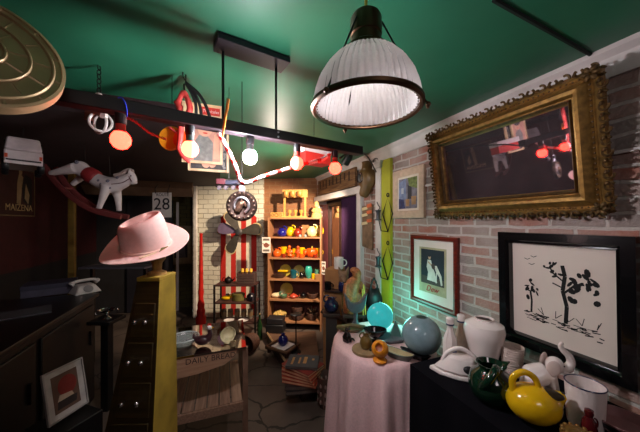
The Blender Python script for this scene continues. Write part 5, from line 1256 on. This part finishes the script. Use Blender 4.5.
# leaning framed print
a = on_x(65, 392, -.965) if False else None
gA = on_z(66, 428, .0) if False else None
pz = at(66, 390, 1.52)
t = T('framed_print', 'white-bordered framed print of a round red shape leaning on the counter', 'picture', (-.93, pz.y, .0), PI / 2 - .35, None, -.0)
pzz = pz.z - .0
hf = .46
S_ = pz
t.location = (pz.x, pz.y, pz.z); t.rotation_euler = (-.18, .0, PI / 2 - .55); t.scale = (.88, .88, .92)
MB().frame(.235, .3, [(0, .008), (0, -.008), (.008, -.01), (.01, .008)]).build('frame', M('frame_white', (150, 142, 140), .5), t)
pr = MB(); pr.box((0, .002, 0), (.218, .006, .283)); y = -.002; pr.mi = 1; pr.poly([(-.075, -.11), (.075, -.11), (.075, .11), (-.075, .11)], y); pr.mi = 2; pr.disc(.01, .03, .055, .06, y - .0006, 20); pr.mi = 3; pr.poly([(-.06, -.09), (.05, -.09), (.06, -.05), (-.05, -.03)], y - .0012); pr.mi = 4; pr.poly([(-.055, -.045), (.04, -.045), (.03, -.02), (-.04, -.01)], y - .0018)
pr.build('print', [M('mat_white', (176, 168, 164), .7), M('print_brown', (92, 66, 54), .7), M('print_red', (120, 38, 30), .7), M('print_dark', (44, 34, 32), .7), M('print_pale', (170, 150, 130), .7)], t, smooth=False)
MB().box((0, .03, -.0), (.03, .01, .28), RX(-.15)).build('easel_back', black, t)
pl_ = T('crate', 'low dark crate under the leaning framed print', 'crate', (pz.x, pz.y, 0), PI / 2 - .7); hcr = pz.z - .162
MB().box((0, .0, hcr / 2), (.24, .24, hcr)).build('body', dk, pl_, bevel=.005); MB().box((0, -.122, hcr * .6), (.2, .01, hcr * .3)).build('panel', M('counter_door', (32, 24, 26)), pl_)

# maizena poster on left wall
aY = 3.62
t = T('tin_poster', 'dark advertising poster with a standing figure on the left wall', 'poster', (-1.893, aY, 1.6 + .31), PI / 2)
MB().frame(.62, .5, [(0, .006), (0, -.006), (.012, -.008), (.014, .006)]).build('border', M('poster_olive', (110, 92, 62), .6), t)
pr = MB(); pr.box((0, .0, 0), (.6, .006, .48)); y = -.0035; pr.mi = 1
pr.poly([(.02, -.12), (.08, -.13), (.1, .05), (.12, .16), (.06, .2), (.03, .1)], y); pr.disc(.08, .21, .026, .03, y); pr.poly([(.14, -.06), (.2, -.12), (.22, -.02), (.16, .1)], y - .0004); pr.mi = 2; pr.poly([(.12, -.1), (.26, -.13), (.26, .16), (.15, .2), (.1, .05)], y - .0002)
pr.build('print', [M('poster_maroon', (60, 28, 26), .6), M('poster_tan', (150, 126, 92), .6), M('poster_black', (22, 18, 20), .6)], t, smooth=False)
text('lettering', 'MAIZENA', .095, M('poster_letters', (176, 150, 104), .6), t, (.06, -.006, -.165), sx=1.0)

# toy vans
def van(loc, rz_, label, W_, L_, mat, low, name='toy_van'):
    t = T(name, label, 'toy', loc, rz_)
    h = W_ * .92
    MB().hexa([(-W_ / 2, 0, 0), (W_ / 2, 0, 0), (W_ / 2, L_, 0), (-W_ / 2, L_, 0)], [(-W_ / 2, 0, h * .55), (W_ / 2, 0, h * .55), (W_ / 2, L_, h * .55), (-W_ / 2, L_, h * .55)]).build('body', low, t, bevel=.008)
    MB().hexa([(-W_ * .49, .0, h * .551), (W_ * .49, .0, h * .551), (W_ * .49, L_ * .66, h * .551), (-W_ * .49, L_ * .66, h * .551)], [(-W_ * .42, .02, h * 1.1), (W_ * .42, .02, h * 1.1), (W_ * .42, L_ * .52, h * 1.1), (-W_ * .42, L_ * .52, h * 1.1)]).build('cab_top', mat, t, bevel=.01)
    for s in (-1, 1):
        MB().box((s * W_ * .475, L_ * .28, h * .8), (.006, L_ * .3, h * .3)).build('side_window', blackgloss, t)
        MB().box((s * W_ * .44, -.003, h * .28), (W_ * .08, .006, h * .16)).build('tail_light', M('tail_orange', (200, 70, 30), .4), t)
        for y in (.2, .8): MB().lathe([(0, -.016), (h * .24, -.016), (h * .27, -.01), (h * .27, .01), (h * .24, .016), (0, .016)], 18, TR(s * W_ * .46, L_ * y, -h * .04) @ RY(PI / 2)).build('wheel', black, t)
    MB().box((0, -.008, h * .02), (W_ * .98, .016, h * .1)).build('bumper', M('bumper_white', (200, 190, 190), .4), t); MB().box((0, -.002, h * .13), (W_ * .9, .004, h * .06)).build('tail_stripe', black, t)
    for y in (L_ * .1, L_ * .5): MB().cyl((0, y, h * 1.09), (0, y, 2.2 - loc[2] if loc[2] < 2.2 else .1), .0015, n=5).build('hanging_wire', iron, t)
vw = M('van_white', (196, 184, 186), .4); 
v0 = at(24, 164, 1.65); van((v0.x, v0.y, v0.z), .5, 'white toy van with orange tail lights seen from behind below gold disc', .165, .34, vw, vw)
v0 = at(-6, 146, 2.25); van((v0.x - .05, v0.y + .1, v0.z), .5, 'white toy pickup with dark windows behind the white van', .2, .42, vw, M('van_maroon', (104, 36, 40), .4), 'toy_pickup')

# rocking horse
hp = at(96, 184, 2.0)
t = T('rocking_horse', 'white dappled rocking horse with red saddle hanging at left', 'toy', hp, RC + .1, None, 0, .42)
t.scale = (.76, .76, .76)
hw = M('horse_white', (180, 168, 166), .5, var=.06)
hm = MB(); hm.tube(spline([(-.24, 0, .1), (-.15, 0, .07), (0, 0, .04), (.14, 0, .05), (.2, 0, .09)], 5), [.055, .06, .068, .07, .07, .068, .066, .065, .065, .066, .068, .07, .072, .075, .078, .078, .076, .072, .068, .062, .055], 16)
hm.tube(spline([(.16, 0, .07), (.23, 0, .14), (.255, 0, .2)], 5), [.075, .073, .07, .067, .064, .06, .057, .054, .051, .048, .045], 14); hm.tube(spline([(.24, 0, .215), (.285, 0, .195), (.325, 0, .15)], 5), [.05, .05, .048, .046, .043, .04, .037, .034, .032, .03, .028], 12)
for s in (-1, 1): hm.tube([(.24, s * .025, .24), (.245, s * .03, .285)], [.014, .004], 8)
hm.tube(spline([(.13, -.05, .03), (.15, -.06, -.08), (.16, -.06, -.2)], 5), [.05, .047, .044, .04, .037, .034, .031, .028, .026, .025, .025], 10); hm.tube(spline([(.15, .05, .03), (.21, .06, -.06), (.27, .06, -.17)], 5), [.05, .047, .044, .04, .037, .034, .031, .028, .026, .025, .025], 10)
hm.tube(spline([(-.2, -.05, .07), (-.28, -.06, 0), (-.37, -.06, -.07)], 5), [.056, .053, .05, .046, .042, .038, .034, .031, .028, .026, .025], 10); hm.tube(spline([(-.18, .05, .06), (-.2, .06, -.02), (-.24, .06, -.11)], 5), [.05, .047, .044, .04, .037, .034, .031, .028, .026, .025, .025], 10)
hm.build('body', hw, t, remesh=.01)
MB().lathe([(0, 0), (.001, 0)], 4) if False else None
sdm = MB(); sdm.tube(spline([(-.13, 0, .075), (-.06, 0, .055), (.0, 0, .06)], 4), [.06, .07, .074, .077, .079, .077, .074, .07, .06], 16); sdm.build('saddle', M('saddle_red', (128, 30, 32), .6), t)
sp_ = MB()
for x, z, r in ((.09, -.0, .018), (.13, .05, .02), (.19, .12, .014), (.05, .02, .013), (-.2, .1, .02), (.17, -.0, .015)): sp_.ball((x, -.066 if x < .15 else -.064, z + .03), (r, .012, r), 10, 6)
sp_.build('dapples', M('dapple_grey', (96, 92, 104), .6), t)
mn = MB(); mn.tube(spline([(.12, 0, .15), (.17, 0, .19), (.2, 0, .24), (.235, 0, .26), (.26, 0, .25)], 4), [.02] * 17, 8); mn.build('mane', M('mane', (150, 130, 122), .8), t)
br = MB(); br.torus((.285, 0, .19), .044, .005, RY(.75) @ RX(PI / 2), 18, 6); br.tube(spline([(.29, -.045, .19), (.25, -.06, .12), (.18, -.08, .07)]), .004, 6); br.build('bridle', M('bridle_brown', (70, 34, 30), .6), t)
MB().ball((.285, -.04, .215), .007, 8, 6).ball((.285, .04, .215), .007, 8, 6).build('eyes', black, t)
for s in (-1, 1):
    rk_ = MB(); rk_.tube(spline([(-.45, s * .06, -.02), (-.3, s * .06, -.12), (-.1, s * .06, -.2), (.12, s * .06, -.235), (.38, s * .06, -.19)], 6), .015, 6, flat=1.8); rk_.build('rocker', M('rocker_maroon', (96, 40, 38), .5), t)
for x in (-.22, .2): MB().cyl((x, -.06, -.15 if x < 0 else -.225), (x, .06, -.15 if x < 0 else -.225), .01, n=8).build('crossbar', M('rocker_maroon', (96, 40, 38)), t)
for x, z in ((-.16, .12), (.1, .1)): MB().cyl((x, 0, z), (x * .955 - .295 * (2.2 - hp.z) / .8 if False else x - .1, 0, z + .2), .0018, n=5).build('hanging_wire', iron, t)

# route sign
p = at(162, 205, 3.0)
t = T('road_sign', 'white square road sign with black number 28 behind the hat', 'sign', p, RC)
MB().box((0, 0, 0), (.215, .006, .28)).build('plate', M('sign_white', (206, 196, 190), .5, var=.06), t, bevel=.002)
lbk = M('sign_black', (24, 22, 26), .5)
text('number', '28', .19, lbk, t, (0, -.005, .005), ext=.001); text('lettering', 'ROUTE', .05, lbk, t, (.01, -.005, .115), sx=.9, ext=.001)
MB().prism([(-.014, -.12), (.014, -.12), (.004, -.095), (-.002, -.09)], -.005, -.003).build('arrow_mark', lbk, t)
hk = MB()
for x in (-.07, .07): hk.tube(spline([(x, 0, .13), (x, -.01, .15), (x * 1.1, .0, .19), (x, .03, .23)]), .005, 6)
hk.build('hooks', iron, t)
# picture on the far dim wall
g = (181 - HX) / F; dd = 5.58 / (-g * s_ + c_); p = at(181, 245, dd)
t = T('framed_picture', 'pale-matted dark picture on the dim olive brick wall', 'picture', (p.x, 5.585, p.z), 0)
MB().frame(.4, .72, [(0, .01), (0, -.012), (.02, -.014), (.024, .01)]).build('frame', M('frame_dim', (150, 130, 92), .5), t)
pr = MB(); pr.box((0, 0, 0), (.36, .006, .68)); pr.mi = 1; pr.poly([(-.11, -.24), (.11, -.24), (.11, .24), (-.11, .24)], -.0035); pr.mi = 2; pr.disc(0, .08, .05, .07, -.004); pr.poly([(-.08, -.24), (.08, -.24), (.06, 0), (-.06, 0)], -.0042); pr.build('print', [M('mat_dim', (164, 146, 110), .7), M('pic_dark', (40, 38, 44), .7), M('pic_grey', (96, 92, 92), .7)], t, smooth=False)
# glass shelf and trophy at left
p = at(112, 268, 2.9)
t = T('wall_shelf', 'thin grey wall shelf behind the hat in the dark', 'shelf', p, RC); MB().box((0, .1, 0), (.72, .22, .02)).build('board', M('shelf_grey', (92, 88, 96), .3), t)
for x in (-.3, .3): MB().box((x, .1, -p.z / 2), (.03, .03, p.z - .02)).build('leg', dk, t)
p = on_z(107, 318, .78)
t = T('trophy_cup', 'shiny silver cup in the dark beside the counter', 'cup', (p.x, p.y, .781), 0); MB().lathe(hollow([(.03, 0), (.008, .02), (.01, .04), (.05, .06), (.06, .075)], .003), 24).build('bowl', chrome, t)
MB().torus((.062, 0, .055), .02, .004, a0=-1.4, a1=1.4).build('handle', chrome, t); MB().torus((-.062, 0, .055), .02, .004, a0=PI - 1.4, a1=PI + 1.4).build('handle', chrome, t)
t = T('side_stand', 'small dark side stand under the silver cup', 'stand', (p.x, p.y, 0), RC); MB().box((0, 0, .765), (.19, .19, .03)).build('top', dk, t, bevel=.004); MB().box((0, 0, .375), (.06, .06, .75)).build('post', dk, t)

# ------------------------------------------------------------ lights
def light(name, kind, loc, energy, color, size=.05, aim=None, spot=1.2, blend=.5):
    l = bpy.data.lights.new(name, kind); l.energy = energy; l.color = color
    if kind == 'AREA': l.size = size
    else: l.shadow_soft_size = size
    if kind == 'SPOT': l.spot_size = spot; l.spot_blend = blend
    o = bpy.data.objects.new(name, l); COL.objects.link(o); o.location = loc
    if aim is not None: o.rotation_euler = (Vector(aim) - Vector(loc)).to_track_quat('-Z', 'Y').to_euler()
    return o
lz = sp + (target - sp).normalized() * .06
light('spot_light', 'SPOT', lz, 330, (1, .80, .58), .03, target + Vector((-.25, 0, .12)), 1.35, .45)
light('mid_room_fill', 'POINT', (.55, 2.55, 1.98), 15, (1, .82, .70), .12)  # added fill without a fixture, lifts plinth, shelves and doorway
light('camera_side_fill', 'AREA', (.35, -1.0, 2.2), 6, (1, .84, .86), .5, (.8, 1.6, 1.2))  # added soft fill from behind the camera, no visible source

gg = cw((386 - HX) / F * 2.03, 2.03, .95)
light('globe_light', 'POINT', (gg.x + .08, gg.y + .08, .93), 4.2, (.16, 1, .82), .1)
w = bpy.data.worlds.new('World'); bpy.context.scene.world = w; w.use_nodes = True
w.node_tree.nodes['Background'].inputs['Color'].default_value = (.012, .010, .014, 1); w.node_tree.nodes['Background'].inputs['Strength'].default_value = .3

cam = bpy.data.cameras.new('Camera'); co = bpy.data.objects.new('Camera', cam); COL.objects.link(co)
cam.sensor_width = 36; cam.lens = 36 * F / 640; cam.shift_y = 6 / 640; cam.clip_start = .02
co.location = (0, 0, CZ); co.rotation_euler = (PI / 2, 0, -TH)
sc_ = bpy.context.scene; sc_.camera = co
vs = sc_.view_settings; vs.view_transform = 'Standard'; vs.look = 'None'; vs.gamma = 1; vs.exposure = 0; vs.use_curve_mapping = False
